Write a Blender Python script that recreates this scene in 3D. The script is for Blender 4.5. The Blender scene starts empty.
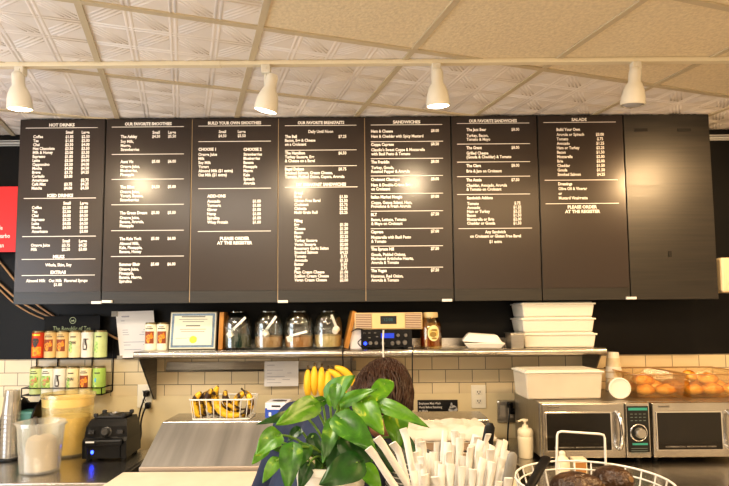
import bpy, bmesh, math, random
from mathutils import Vector, Matrix, noise
random.seed(7)
C = bpy.context.scene.collection
PI = math.pi
# ------------------------------------------------------------------ camera
FPX, CX, CY = 560.0, 364.5, 270.0
PITCH = math.atan(43/560.0); ROLL = math.radians(0.45); ZC = 1.61
def ray(px, py):
    x = (px-CX)/FPX; y = -(py-CY)/FPX
    c, s = math.cos(-ROLL), math.sin(-ROLL)
    x, y = c*x-s*y, s*x+c*y
    return Vector((x, math.cos(PITCH)-y*math.sin(PITCH), math.sin(PITCH)+y*math.cos(PITCH)))
def W(px, py, d):                       # point of the room seen at a pixel, d metres away
    r = ray(px, py); r = r*(d/r.y); return Vector((r.x, r.y, r.z+ZC))
def on(px, py, z):                      # point of a level surface seen at a pixel
    r = ray(px, py); r = r*((z-ZC)/r.z); return Vector((r.x, r.y, z))
cam_d = bpy.data.cameras.new('camera'); cam = bpy.data.objects.new('camera', cam_d); C.objects.link(cam)
cam_d.sensor_width = 36; cam_d.lens = FPX/729*36; cam_d.shift_y = (CY-243)/729; cam_d.clip_start = .05
cam.matrix_world = Matrix.Translation((0,0,ZC)) @ Matrix.Rotation(PI/2+PITCH,4,'X') @ Matrix.Rotation(-ROLL,4,'Z')
bpy.context.scene.camera = cam
# ------------------------------------------------------------------ materials
def nt(name):
    m = bpy.data.materials.new(name); m.use_nodes = True
    n = m.node_tree.nodes; l = m.node_tree.links
    return m, n, l, n['Principled BSDF'], n['Material Output']
def mat(name, col, rough=.5, metal=0, spec=.5, bump=0, bscale=60, var=0, vscale=8, stretch=(1,1,1), emit=0, coat=0, col2=None, sss=0):
    m, n, l, b, o = nt(name)
    c = (*col, 1)
    b.inputs['Base Color'].default_value = c; b.inputs['Roughness'].default_value = rough
    b.inputs['Metallic'].default_value = metal; b.inputs['Specular IOR Level'].default_value = spec
    if coat: b.inputs['Coat Weight'].default_value = coat; b.inputs['Coat Roughness'].default_value = .08
    if sss: b.inputs['Subsurface Weight'].default_value = sss; b.inputs['Subsurface Radius'].default_value = (.01,.006,.004)
    if emit: b.inputs['Emission Color'].default_value = c; b.inputs['Emission Strength'].default_value = emit
    if bump or var or col2:
        tc = n.new('ShaderNodeTexCoord'); mp = n.new('ShaderNodeMapping'); mp.inputs['Scale'].default_value = stretch
        l.new(tc.outputs['Object'], mp.inputs['Vector'])
    if var or col2:
        t = n.new('ShaderNodeTexNoise'); t.inputs['Scale'].default_value = vscale; t.inputs['Detail'].default_value = 5
        l.new(mp.outputs[0], t.inputs['Vector'])
        r = n.new('ShaderNodeValToRGB'); e = r.color_ramp.elements
        c2 = col2 or tuple(x*(1-var) for x in col)
        e[0].position = .35; e[0].color = (*c2,1); e[1].position = .65; e[1].color = c
        l.new(t.outputs['Fac'], r.inputs[0]); l.new(r.outputs[0], b.inputs['Base Color'])
    if bump:
        t = n.new('ShaderNodeTexNoise'); t.inputs['Scale'].default_value = bscale; t.inputs['Detail'].default_value = 4
        l.new(mp.outputs[0], t.inputs['Vector'])
        bp = n.new('ShaderNodeBump'); bp.inputs['Strength'].default_value = bump; bp.inputs['Distance'].default_value = .01
        l.new(t.outputs['Fac'], bp.inputs['Height']); l.new(bp.outputs[0], b.inputs['Normal'])
    return m
def clear(name, tint, gloss=.12, rough=.05, body=None, bodyfac=0):   # thin clear plastic or glass
    m, n, l, b, o = nt(name); n.remove(b)
    t = n.new('ShaderNodeBsdfTransparent'); t.inputs[0].default_value = (*tint,1)
    g = n.new('ShaderNodeBsdfGlossy'); g.inputs['Roughness'].default_value = rough; g.inputs[0].default_value = (1,1,1,1)
    lw = n.new('ShaderNodeLayerWeight'); lw.inputs['Blend'].default_value = .35
    ma = n.new('ShaderNodeMath'); ma.operation = 'MULTIPLY_ADD'; ma.inputs[1].default_value = .55; ma.inputs[2].default_value = gloss*.4
    l.new(lw.outputs['Facing'], ma.inputs[0])
    mx = n.new('ShaderNodeMixShader'); l.new(ma.outputs[0], mx.inputs[0]); l.new(t.outputs[0], mx.inputs[1]); l.new(g.outputs[0], mx.inputs[2])
    out = mx
    if body:
        d = n.new('ShaderNodeBsdfDiffuse'); d.inputs[0].default_value = (*body,1)
        tl = n.new('ShaderNodeBsdfTranslucent'); tl.inputs[0].default_value = (*body,1)
        m1 = n.new('ShaderNodeMixShader'); m1.inputs[0].default_value = .45; l.new(d.outputs[0], m1.inputs[1]); l.new(tl.outputs[0], m1.inputs[2])
        m2 = n.new('ShaderNodeMixShader'); m2.inputs[0].default_value = bodyfac; l.new(mx.outputs[0], m2.inputs[1]); l.new(m1.outputs[0], m2.inputs[2]); out = m2
    l.new(out.outputs[0], o.inputs['Surface'])
    return m
def srgb(*c): return tuple((x/255/12.92 if x/255 <= .04045 else ((x/255+.055)/1.055)**2.4) for x in c)
M = {}
M['steel'] = mat('brushed_steel', (.62,.60,.57), .3, 1, bump=.05, bscale=30, stretch=(1,1,40), var=.12, vscale=5)
M['steel_x'] = mat('brushed_steel_level', (.60,.58,.55), .27, 1, bump=.05, bscale=25, stretch=(2,40,2), var=.15, vscale=4)
M['steel_dark'] = mat('dull_steel', (.30,.29,.28), .38, 1, bump=.05, bscale=30, stretch=(1,1,30), var=.2)
M['chrome'] = mat('polished_metal', (.8,.8,.8), .12, 1)
M['black'] = mat('black_plastic', (.0045,.0045,.005), .33, spec=.35, bump=.03, bscale=200)
M['blackpaint'] = mat('black_painted_wall', (.006,.0062,.007), .5, spec=.3, bump=.06, bscale=14, var=.35, vscale=3)
M['white'] = mat('white_enamel', (.80,.76,.66), .35)
M['whitewire'] = mat('white_coated_wire', (.72,.70,.65), .35)
M['paper'] = mat('white_paper', (.80,.78,.76), .8, bump=.05, bscale=20)
M['ink'] = mat('grey_ink', (.12,.12,.14), .8)
M['rail'] = mat('ivory_track', (.86,.78,.60), .4)
M['tee'] = mat('ceiling_grid_tan', (.62,.54,.40), .5)
M['binplastic'] = mat('white_bin_plastic', (.78,.75,.67), .35, sss=.15)
M['wood'] = mat('orange_wood', (.48,.22,.045), .4, var=.45, vscale=6, stretch=(3,3,.5), bump=.05)
M['gold'] = mat('gold_foil', (.85,.60,.06), .3, .4)
M['lettering'] = mat('white_lettering', (.95,.92,.88), .6)
# embossed / speckled ceiling tiles
M['tile_embossed'] = mat('embossed_ceiling_tile', (.88,.83,.80), .6, var=.06, vscale=2, bump=.05, bscale=25)
M['tile_plain'] = mat('speckled_ceiling_tile', (.88,.77,.58), .8, var=.14, vscale=70, bump=.35, bscale=90)
M['wallpaint'] = mat('cream_wall_paint', (.78,.72,.62), .7, bump=.04)
M['floor'] = mat('pale_tile_floor', (.50,.45,.38), .45, var=.3, vscale=4)
M['panel'] = mat('cream_wall_panel', (.78,.66,.42), .32, var=.08, vscale=5, bump=.03, bscale=10)
def tile_mat():
    m, n, l, b, o = nt('cream_subway_tile')
    tc = n.new('ShaderNodeTexCoord'); sp = n.new('ShaderNodeSeparateXYZ'); cb = n.new('ShaderNodeCombineXYZ')
    l.new(tc.outputs['Object'], sp.inputs[0])
    z0 = W(550,368.7,3.22).z; x0 = W(458.6+13.2,362,3.22).x
    ax = n.new('ShaderNodeMath'); ax.operation='SUBTRACT'; ax.inputs[1].default_value = x0-.1518*40; l.new(sp.outputs[0], ax.inputs[0])
    az = n.new('ShaderNodeMath'); az.operation='SUBTRACT'; az.inputs[1].default_value = z0-.0724*40; l.new(sp.outputs[2], az.inputs[0])
    l.new(ax.outputs[0], cb.inputs[0]); l.new(az.outputs[0], cb.inputs[1])
    bt = n.new('ShaderNodeTexBrick'); bt.inputs['Scale'].default_value = 1; bt.inputs['Brick Width'].default_value = .1518; bt.inputs['Row Height'].default_value = .0724
    bt.inputs['Mortar Size'].default_value = .0022; bt.inputs['Mortar Smooth'].default_value = .3
    bt.inputs['Color1'].default_value = (.76,.64,.43,1); bt.inputs['Color2'].default_value = (.70,.58,.38,1); bt.inputs['Mortar'].default_value = (.22,.19,.15,1)
    l.new(cb.outputs[0], bt.inputs['Vector']); l.new(bt.outputs['Color'], b.inputs['Base Color'])
    bp = n.new('ShaderNodeBump'); bp.inputs['Strength'].default_value = .5; bp.inputs['Distance'].default_value = .003; bp.invert = True
    l.new(bt.outputs['Fac'], bp.inputs['Height']); l.new(bp.outputs[0], b.inputs['Normal'])
    b.inputs['Roughness'].default_value = .22
    return m
M['tile'] = tile_mat()
def grain_mat(name, a, bcol, rough):
    m, n, l, b, o = nt(name)
    tc = n.new('ShaderNodeTexCoord'); mp = n.new('ShaderNodeMapping'); mp.inputs['Scale'].default_value = (1.2,1,38)
    t = n.new('ShaderNodeTexNoise'); t.inputs['Scale'].default_value = 2.2; t.inputs['Detail'].default_value = 7
    l.new(tc.outputs['Object'], mp.inputs[0]); l.new(mp.outputs[0], t.inputs[0])
    r = n.new('ShaderNodeValToRGB'); r.color_ramp.elements[0].position=.3; r.color_ramp.elements[0].color=(*a,1); r.color_ramp.elements[1].position=.72; r.color_ramp.elements[1].color=(*bcol,1)
    l.new(t.outputs['Fac'], r.inputs[0]); l.new(r.outputs[0], b.inputs['Base Color']); b.inputs['Specular IOR Level'].default_value = .75
    q = n.new('ShaderNodeMapRange'); q.inputs[3].default_value = rough-.1; q.inputs[4].default_value = rough+.15; l.new(t.outputs['Fac'], q.inputs[0]); l.new(q.outputs[0], b.inputs['Roughness'])
    return m
M['boardwood'] = grain_mat('black_stained_board', (.006,.006,.006), (.022,.018,.014), .40)
M['vinyl'] = mat('brown_black_menu_print', (.040,.030,.027), .29, spec=.55, bump=.012, bscale=9)
M['seam'] = mat('tan_board_edge', (.35,.26,.16), .5)
# ------------------------------------------------------------------ mesh builder
class MB:
    def __init__(s): s.v=[]; s.f=[]; s.m=[]; s.s=[]
    def add(s, vs, fs, mt=0, sm=False, X=None):
        o = len(s.v)
        s.v += [(X @ Vector(v)) if X is not None else Vector(v) for v in vs]
        for f in fs: s.f.append([i+o for i in f]); s.m.append(mt); s.s.append(sm)
        return s
    def box(s, c, size, bev=0, mt=0, X=None, seg=2, sm=False):
        bm = bmesh.new(); bmesh.ops.create_cube(bm, size=1)
        for v in bm.verts: v.co = Vector((v.co.x*size[0]+c[0], v.co.y*size[1]+c[1], v.co.z*size[2]+c[2]))
        if bev: bmesh.ops.bevel(bm, geom=bm.edges[:], offset=min(bev, min(size)*.49), segments=seg, affect='EDGES', profile=.5)
        bm.verts.index_update()
        s.add([v.co.copy() for v in bm.verts], [[v.index for v in f.verts] for f in bm.faces], mt, sm, X); bm.free(); return s
    def frustum(s, c, bot, top, h, mt=0, X=None, bev=0, cap_top=True, sm=False):   # tapered box, c = centre of base
        bm = bmesh.new(); bmesh.ops.create_cube(bm, size=1)
        for v in bm.verts:
            q = top if v.co.z > 0 else bot
            v.co = Vector((v.co.x*q[0]+c[0], v.co.y*q[1]+c[1], (v.co.z+.5)*h+c[2]))
        if not cap_top:
            f = max(bm.faces, key=lambda f: f.calc_center_median().z); bmesh.ops.delete(bm, geom=[f], context='FACES_ONLY')
        if bev: bmesh.ops.bevel(bm, geom=[e for e in bm.edges if len(e.link_faces)==2], offset=bev, segments=2, affect='EDGES', profile=.5)
        bm.verts.index_update()
        s.add([v.co.copy() for v in bm.verts], [[v.index for v in f.verts] for f in bm.faces], mt, sm, X); bm.free(); return s
    def lathe(s, prof, n=24, mt=0, X=None, sharp=38, sx=1, sy=1):
        groups=[[prof[0]]]
        for i in range(1,len(prof)):
            groups[-1].append(prof[i])
            if 0 < i < len(prof)-1:
                a = math.atan2(prof[i][1]-prof[i-1][1], prof[i][0]-prof[i-1][0]); b = math.atan2(prof[i+1][1]-prof[i][1], prof[i+1][0]-prof[i][0])
                dd = abs((b-a+PI)%(2*PI)-PI)
                if math.degrees(dd) > sharp: groups.append([prof[i]])
        for g in groups:
            vs=[]; fs=[]; idx=[]
            for r,z in g:
                if r<1e-6: idx.append([len(vs)]*n); vs.append((0,0,z))
                else:
                    idx.append(list(range(len(vs),len(vs)+n)))
                    for k in range(n): vs.append((r*sx*math.cos(2*PI*k/n), r*sy*math.sin(2*PI*k/n), z))
            for i in range(len(g)-1):
                A,B=idx[i],idx[i+1]
                for k in range(n):
                    q=(k+1)%n; f=[]
                    for v in (A[k],A[q],B[q],B[k]):
                        if v not in f: f.append(v)
                    if len(f)>2: fs.append(f)
            s.add(vs, fs, mt, True, X)
        return s
    def ell(s, c, r, n=20, k=12, mt=0, X=None):
        prof=[(math.sin(PI*i/k), -math.cos(PI*i/k)) for i in range(k+1)]
        prof[0]=(0,-1); prof[-1]=(0,1)
        T = Matrix.Translation(c) @ Matrix.Diagonal((r[0],r[1],r[2],1))
        return s.lathe(prof, n, mt, (X @ T) if X is not None else T, sharp=90)
    def tube(s, pts, r, n=8, closed=False, mt=0, X=None, cap=True, flat=None, sm=True):
        pts=[Vector(p) for p in pts]; N=len(pts); vs=[]; fs=[]
        rr = r if isinstance(r,(list,tuple)) else [r]*N
        up=None
        for i in range(N):
            if closed: t=(pts[(i+1)%N]-pts[i-1])
            else: t=pts[min(i+1,N-1)]-pts[max(i-1,0)]
            t.normalize()
            if up is None:
                up = Vector((0,0,1)) if abs(t.z)<.9 else Vector((0,1,0))
            a = t.cross(up);
            if a.length<1e-5: a = t.orthogonal()
            a.normalize(); b = a.cross(t).normalized(); up = b
            fx, fy = flat[i] if flat else (1,1)
            for k in range(n):
                an=2*PI*k/n; vs.append(pts[i]+a*(rr[i]*fx*math.cos(an))+b*(rr[i]*fy*math.sin(an)))
        for i in range(N if closed else N-1):
            j=(i+1)%N
            for k in range(n):
                q=(k+1)%n; fs.append([i*n+k,i*n+q,j*n+q,j*n+k])
        s.add(vs,fs,mt,sm,X)
        if cap and not closed:
            s.add(vs[:n],[list(range(n))[::-1]],mt,False,X); s.add(vs[-n:],[list(range(n))],mt,False,X)
        return s
    def prism(s, poly, y0, y1, mt=0, X=None):          # polygon in x,z extruded along y
        n=len(poly); vs=[(x,y0,z) for x,z in poly]+[(x,y1,z) for x,z in poly]
        fs=[list(range(n)),list(range(n,2*n))[::-1]]+[[i,i+n,(i+1)%n+n,(i+1)%n] for i in range(n)]
        return s.add(vs,fs,mt,False,X)
    def cone(s, p0, r0, p1, r1, n=16, mt=0):            # capsule with two radii
        p0=Vector(p0); p1=Vector(p1); d=p1-p0; L=d.length
        q = d.to_track_quat('Z','Y').to_matrix().to_4x4()
        prof=[(0,-r0)]+[(r0*math.sin(a),-r0*math.cos(a)) for a in (PI/8,PI/4,3*PI/8,PI/2)]+[(r1*math.cos(a),L+r1*math.sin(a)) for a in (0,PI/8,PI/4,3*PI/8)]+[(0,L+r1)]
        return s.lathe(prof,n,mt,Matrix.Translation(p0)@q,sharp=180)
    def text(s, string, x, z, size, y, align='L', kx=1.0, mt=0, bold=.012, X=None):
        vs, fs, w = glyphs(string, bold)
        ox = {'L':0,'C':-w/2,'R':-w}[align]
        return s.add([(x+(v[0]+ox)*size*kx, y, z+v[1]*size) for v in vs], fs, mt, False, X)
_g={}
def glyphs(string, bold):
    k=(string,bold)
    if k not in _g:
        cu=bpy.data.curves.new('t','FONT'); cu.body=string; cu.size=1; cu.offset=bold; cu.resolution_u=2; cu.fill_mode='FRONT'
        o=bpy.data.objects.new('t',cu); C.objects.link(o)
        dg=bpy.context.evaluated_depsgraph_get(); dg.update(); ev=o.evaluated_get(dg); me=ev.to_mesh()
        vs=[tuple(v.co) for v in me.vertices]; fs=[list(p.vertices) for p in me.polygons]
        ev.to_mesh_clear(); bpy.data.objects.remove(o); bpy.data.curves.remove(cu)
        x0=min(v[0] for v in vs); x1=max(v[0] for v in vs)
        _g[k]=([(v[0]-x0,v[1]) for v in vs],fs,x1-x0)
    return _g[k]
def obj(name, mb, mats, parent=None, loc=None):
    me=bpy.data.meshes.new(name); me.from_pydata([tuple(v) for v in mb.v],[],mb.f)
    if not isinstance(mats,(list,tuple)): mats=[mats]
    for m in mats: me.materials.append(M[m] if isinstance(m,str) else m)
    me.polygons.foreach_set('material_index',mb.m); me.polygons.foreach_set('use_smooth',mb.s)
    bm=bmesh.new(); bm.from_mesh(me); bmesh.ops.recalc_face_normals(bm,faces=bm.faces[:]); bm.to_mesh(me); bm.free()
    me.update()
    o=bpy.data.objects.new(name,me); C.objects.link(o)
    if parent: o.parent=parent
    if loc is not None: o.location=loc
    return o
def tag(o,label,cat,group=None):
    o['label']=label; o['category']=cat
    if group: o['group']=group
    return o
def thing(name,label,cat,loc,rotz=0,group=None):
    o=bpy.data.objects.new(name,None); C.objects.link(o); o.empty_display_size=.05
    o.location=loc; o.rotation_euler=(0,0,rotz); return tag(o,label,cat,group)
def struct(name,mb,m,parent=None):
    o=obj(name,mb,m,parent)
    if not parent: o['kind']='structure'
    return o
def dup(root,loc,label,rot=None):
    r=root.copy(); C.objects.link(r); r.location=loc; r['label']=label
    if rot: r.rotation_euler=rot
    for ch in list(root.children):
        c=ch.copy(); C.objects.link(c); c.parent=r
        for g in list(ch.children):
            d=g.copy(); C.objects.link(d); d.parent=c
    return r
T=Matrix.Translation
def RX(a): return Matrix.Rotation(a,4,'X')
def RY(a): return Matrix.Rotation(a,4,'Y')
def RZ(a): return Matrix.Rotation(a,4,'Z')
# ------------------------------------------------------------------ room
H=ZC+1.06; WY=3.22; XL,XR,YB=-3.0,3.0,-2.6
struct('floor',MB().box((0,(WY+YB)/2,-.05),(XR-XL,WY-YB,.1)),'floor')
zt=W(460,356.0,WY).z; zp=W(460,393.2,WY).z
wb=struct('wall_back',MB().box((0,WY+.05,(H+zt)/2),(XR-XL,.1,H-zt)),'blackpaint')
struct('tile_band',MB().box((0,WY+.045,(zt+zp)/2),(XR-XL,.1,zt-zp)),'tile',wb)
struct('wall_panel',MB().box((0,WY+.047,zp/2),(XR-XL,.1,zp)),'panel',wb)
struct('wall_left',MB().box((XL-.05,(WY+YB)/2,H/2),(.1,WY-YB,H)),'wallpaint')
struct('wall_right',MB().box((XR+.05,(WY+YB)/2,H/2),(.1,WY-YB,H)),'wallpaint')
struct('wall_front',MB().box((0,YB-.05,H/2),(XR-XL,.1,H)),'wallpaint')
# trim strip high on the back wall
zs=W(8,143.5,WY).z
t1=MB()
for k,(dz,hh,yy) in enumerate(((.014,.006,.010),(0,.012,.006),(-.014,.006,.010))): t1.box((0,WY-yy/2,zs+dz),(XR-XL,yy,hh))
struct('trim_1',t1,mat('ribbed_trim_metal',(.66,.68,.70),.3,.35))
# ceiling: rotated two-foot grid
TH=math.radians(17.8); UV=(Vector((math.cos(TH),math.sin(TH),0)),Vector((-math.sin(TH),math.cos(TH),0))); S=.612
def P(u,v,z=0): return UV[0]*u+UV[1]*v+Vector((0,0,z))
def clip_poly(poly):
    for ax,lim,sg in ((0,XL,1),(0,XR,-1),(1,YB,1),(1,WY,-1)):
        out=[]
        for i in range(len(poly)):
            a,b=poly[i-1],poly[i]; da=(a[ax]-lim)*sg; db=(b[ax]-lim)*sg
            if (da>=0)!=(db>=0): out.append(a.lerp(b,da/(da-db)))
            if db>=0: out.append(b)
        poly=out
        if not poly: return []
    return poly
def clip_seg(a,b):
    t0,t1=0,1; d=b-a
    for ax,lim,sg in ((0,XL,1),(0,XR,-1),(1,YB,1),(1,WY,-1)):
        da=(a[ax]-lim)*sg; dd=d[ax]*sg
        if abs(dd)<1e-9:
            if da<0: return None
        elif dd>0: t0=max(t0,-da/dd)
        else: t1=min(t1,-da/dd)
    return (a+d*t0,a+d*t1) if t1-t0>1e-3 else None
ceil=MB(); tees=MB()
def ridge(mb,a,b,w,h,z):
    sg=clip_seg(a,b)
    if not sg: return
    a,b=sg; t=(b-a).normalized(); n=Vector((-t.y,t.x,0))*w
    vs=[a+n,a-n,b+n,b-n,a,b]
    for i,v in enumerate(vs): v=vs[i]=Vector((v.x,v.y,z-(h if i>3 else 0)))
    mb.add(vs,[[0,2,5,4],[4,5,3,1],[0,4,1],[2,3,5]],0,True)
plain={(0,2),(1,2),(2,2),(-1,1),(0,1),(1,1),(2,1),(3,1),(3,2)}
for i in range(-10,11):
    for j in range(-9,7):
        u0=.250+S*i; v0=2.02+S*(j-3)
        # j==3: row starting at v0 (behind track); j==2: row before it
        q=clip_poly([P(u0,v0),P(u0+S,v0),P(u0+S,v0+S),P(u0,v0+S)])
        if len(q)<3: continue
        emb = (j>=3) or (j<=2 and i<0)
        ceil.add([(p.x,p.y,H) for p in q],[list(range(len(q)))],0 if emb else 1)
        if emb and v0>.6:
            n=4; c=S/n
            for k in range(1,n):
                for o in (-.009,.009):
                    ridge(ceil,P(u0+c*k+o,v0+.012),P(u0+c*k+o,v0+S-.012),.006,.0028,H)
                    ridge(ceil,P(u0+.012,v0+c*k+o),P(u0+S-.012,v0+c*k+o),.006,.0026,H)
            for a in range(n):
                for b in range(n):
                    x0,y0=u0+a*c+.02,v0+b*c+.02; x1,y1=u0+(a+1)*c-.02,v0+(b+1)*c-.02
                    fl=(a+b)%2
                    for o in (0,.022):
                        if fl: ridge(ceil,P(x0+o,y0),P(x1,y1-o),.005,.0022,H); ridge(ceil,P(x0,y0+o+.022),P(x1-o-.022,y1),.005,.0022,H)
                        else: ridge(ceil,P(x0+o,y1),P(x1,y0+o),.005,.0022,H); ridge(ceil,P(x0,y1-o-.022),P(x1-o-.022,y0),.005,.0022,H)
ceil.box((0,(WY+YB)/2,H+.06),(XR-XL,WY-YB,.1),mt=1)
struct('ceiling',ceil,['tile_embossed','tile_plain'])
def tee(a,b,dz=0):
    sg=clip_seg(a,b)
    if not sg: return
    a,b=sg; d=b-a; an=math.atan2(d.y,d.x)
    tees.box((0,0,0),(d.length,.024,.007),mt=0,X=T(((a+b)/2)+Vector((0,0,H-.003-dz)))@RZ(an))
for i in range(-10,12): tee(P(.250+S*i,-6),P(.250+S*i,6))
for j in range(-9,8): tee(P(-8,2.02+S*(j-3)),P(8,2.02+S*(j-3)),.0006)
struct('trim_2',tees,'tee')
# ------------------------------------------------------------------ lighting track
tp=on(365,63,H-.012)
tr=thing('lighting_track','long ivory lighting track running across the ceiling','track',(0,tp.y,H))
obj('rail',MB().box((0,0,-.013),(5.9,.032,.016),.003).box((0,0,-.003),(5.9,.02,.006)),'rail',tr)
jx=on(211,64,H-.012).x
obj('connector',MB().box((jx,0,-.013),(.085,.035,.019),.003),'rail',tr)
def bulb_mat():
    m,n,l,b,o=nt('lit_bulb'); b.inputs['Base Color'].default_value=(1,.9,.7,1); b.inputs['Emission Color'].default_value=(1,.86,.62,1); b.inputs['Emission Strength'].default_value=20; return m
M['bulb']=bulb_mat()
M['unlit_bulb']=mat('unlit_bulb',(.45,.46,.50),.25)
M['lampwhite']=mat('white_lamp_enamel',(.84,.80,.70),.4)
prof=[(0,.155),(.016,.154),(.023,.147),(.025,.135),(.025,.095),(.033,.083),(.042,.06),(.047,.035),(.050,0),(.046,0),(.043,.035),(.038,.06),(.028,.085)]
G='white track lights above the menu boards'
lamps=[(19,64,19,91,0,'white track light at far left, above the HOT DRINKS board'),
       (266,63,269,93,-13,'white track light on a bent stem, tilted left, above the smoothies boards'),
       (436,62,437.5,88,2,'white track light above the SANDWICHES board, third from the left'),
       (635,61,634,87,-3,'white track light above the blank black board, rightmost in view'),
       (788,60,787.5,86,1,'white track light past the right end of the menu boards')]
for px,py,hx,hy,tl,lab in lamps:
    a=on(px,py,H-.012); a.y=tp.y
    h=W(hx,hy,tp.y)-Vector((a.x,a.y,H-.021))
    t=thing('track_light',lab,'light',(a.x,a.y,H-.021),0,G)
    obj('adapter',MB().box((0,-.002,-.018),(.038,.034,.036),.004).box((0,-.02,-.018),(.012,.004,.012),.001),'lampwhite',t)
    X=T((h.x,h.y,h.z))@RY(math.radians(tl)*-1)@RX(math.radians(9))
    top=X@Vector((0,0,.078))
    if tl==-13: obj('stem',MB().tube([(0,0,-.03),(-.004,0,-.055),(-.004,0,-.075),(top.x-.02,0,-.082),(top.x,0,-.09)],.006),'lampwhite',t)
    else: obj('stem',MB().tube([(0,0,-.03),(top.x*.5,0,-.04),tuple(top-Vector((0,0,.008)))],.009),'lampwhite',t)
    obj('housing',MB().lathe(prof,28,0,X@T((0,0,-.075))),'lampwhite',t)
    obj('bulb',MB().lathe([(0,-.006),(.03,-.004),(.043,.004),(.040,.03),(.025,.06)],24,0,X@T((0,0,-.075))),'bulb' if tl!=-3 else 'unlit_bulb',t)
    ld=bpy.data.lights.new('spot','SPOT'); ld.energy={-3:.01,1:85}.get(tl,30); ld.color=(1,.78,.50) if tl!=1 else (1,.66,.34); ld.spot_size=math.radians(165); ld.spot_blend=.7; ld.shadow_soft_size=.045
    lo=bpy.data.objects.new('spot',ld); C.objects.link(lo)
    p=Vector((a.x,a.y,H-.021))+(X@Vector((0,0,-.085))); lo.location=p
    lo.rotation_euler=(Vector((0,.75,-1))).to_track_quat('-Z','Y').to_euler()
# ------------------------------------------------------------------ menu boards
BD=2.94
zb1=W(365,116.6,BD).z; zb0=W(365,301.8,BD).z
zb1=min(zb1,H-.008)
XB0=W(20,120,BD).x; XB1=W(709,115,BD).x; BW=(XB1-XB0)/8
sof=MB().box((0,(BD+.02+WY)/2,(H+zb0+.03)/2),(XB1-XB0-.1,WY-BD-.02,H-zb0-.03))
struct('trim_3',sof,'blackpaint')
def L(mb,text,px,py,al='L',sz=4.25,kx=.86,bold=.034):
    p=W(px,py,BD); s=sz*BD/FPX
    mb.text(text,p.x,p.z-.36*s,s,BD-.0026,al,kx,0,bold)
def HL(mb,x0,x1,y):
    a=W(x0,y,BD); b=W(x1,y-.008*(x1-x0)*0,BD); z=(a.z+b.z)/2
    mb.add([(a.x,BD-.0026,z-.0017),(b.x,BD-.0026,z-.0017),(b.x,BD-.0026,z+.0017),(a.x,BD-.0026,z+.0017)],[[0,1,2,3]])
def HD(mb,t,px,py,w=None): L(mb,t,px,py,'C',4.4,1.0 if w is None else w,.05)
def rows(mb,names,px,y,st,slope=0):
    for i,n in enumerate(names):
        if n: L(mb,n,px-slope*i,y+st*i)
def prices(mb,vals,px,y,st,slope=0):
    for i,n in enumerate(vals):
        if n: L(mb,n,px-slope*i,y+st*i,'C')
def b1(m):
    HD(m,'HOT DRINKS',62.2,125); HL(m,26,98,128); L(m,'Small',69.7,132.3,'C'); L(m,'Large',85.9,132.3,'C')
    rows(m,['Coffee','Tea','Chai','Hot Chocolate','Milk & Honey','Espresso','Latte','Cappuccino','Mocha','Breve','Cortado','Americano','Café Mist','Matcha'],33.6,136.8,3.95,.13)
    prices(m,['$1.85','$1.85','$3.50','$3.50','$3.00','$1.85','$3.50','$3.50','$4.00','$3.75','$3.00','','$3.75','$4.00'],69.7,136.8,3.95,.11)
    prices(m,['$2.50','$2.00','$4.00','$3.50','$3.50','$2.50','$4.00','$4.00','$4.50','$4.25','','$2.75','$4.25','$4.50'],85.9,136.6,3.95,.08)
    HD(m,'ICED DRINKS',60.5,195.5); HL(m,24,96.3,198.3); L(m,'Small',67.3,203.1,'C'); L(m,'Large',84.3,203.1,'C')
    rows(m,['Coffee','Tea','Chai','Espresso','Latte','Mocha','Americano'],32.2,207.6,3.97,.05)
    prices(m,['$2.50','$2.50','$4.00','$3.25','$4.00','$4.50'],66.9,207.6,3.97); prices(m,['$3.00','$3.00','$4.50','$3.50','$4.50','$5.00','$3.00'],84,207.4,3.97)
    HL(m,22.5,96,236.4); L(m,'Small',66.4,240.9,'C'); L(m,'Large',83.2,240.9,'C')
    rows(m,['Orange Juice','Milk'],31.2,245.2,4.1); prices(m,['$3.75','$2.50'],66.2,245.2,4.1); prices(m,['$4.25','$3.00'],83,245,4.1)
    HD(m,'MILKS',59,256.6); HL(m,22,95.5,259.2); L(m,'Whole, Skim, Soy',58.7,264.8,'C')
    HD(m,'EXTRAS',58.5,272.2); HL(m,22,95,275.3); L(m,'Almond Milk',26.3,280.7); L(m,'Oat Milk',49,280.6); L(m,'Flavored Syrups',64.4,280.5); L(m,'$1.00',58.1,284.5,'C')
def b2(m):
    HD(m,'OUR FAVORITE SMOOTHIES',148.5,123.9,.86); HL(m,112,184,127); L(m,'Small',156.3,132.4,'C'); L(m,'Large',172.2,132.3,'C')
    for t,y,ls,p in (('The Ashley',136.7,['Soy Milk,','Mango,','Strawberries'],('$4.50','$5.50')),('Aunt Vic',161.7,['Orange Juice,','Blueberries,','Pineapple'],('$5.00','$6.00')),
                   ('The Elliot',187,['Orange Juice,','Yogurt, Banana,','Strawberries'],('$4.50','$5.00')),('The Green Dream',212.9,['Orange Juice,','Banana, Arugula,','Pineapple'],('$5.00','$5.50')),
                   ('The Kale York',238.7,['Almond Milk,','Kale, Pineapple,','Banana, Honey'],('$5.00','$6.00')),('Summer Elixir',264.3,['Orange Juice,','Pineapple,','Banana, Mango,','Spirulina'],('$5.00','$6.00'))):
        x=120.9-(y-136.7)*.012
        L(m,t,x,y,bold=.045); rows(m,ls,x,y+4.8,4.05); L(m,p[0],156.3-(y-136)*.01,y-.3,'C'); L(m,p[1],172.2-(y-136)*.005,y-.4,'C')
        if y<260: HL(m,112-(y-136)*.008,184,y+17.6)
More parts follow.
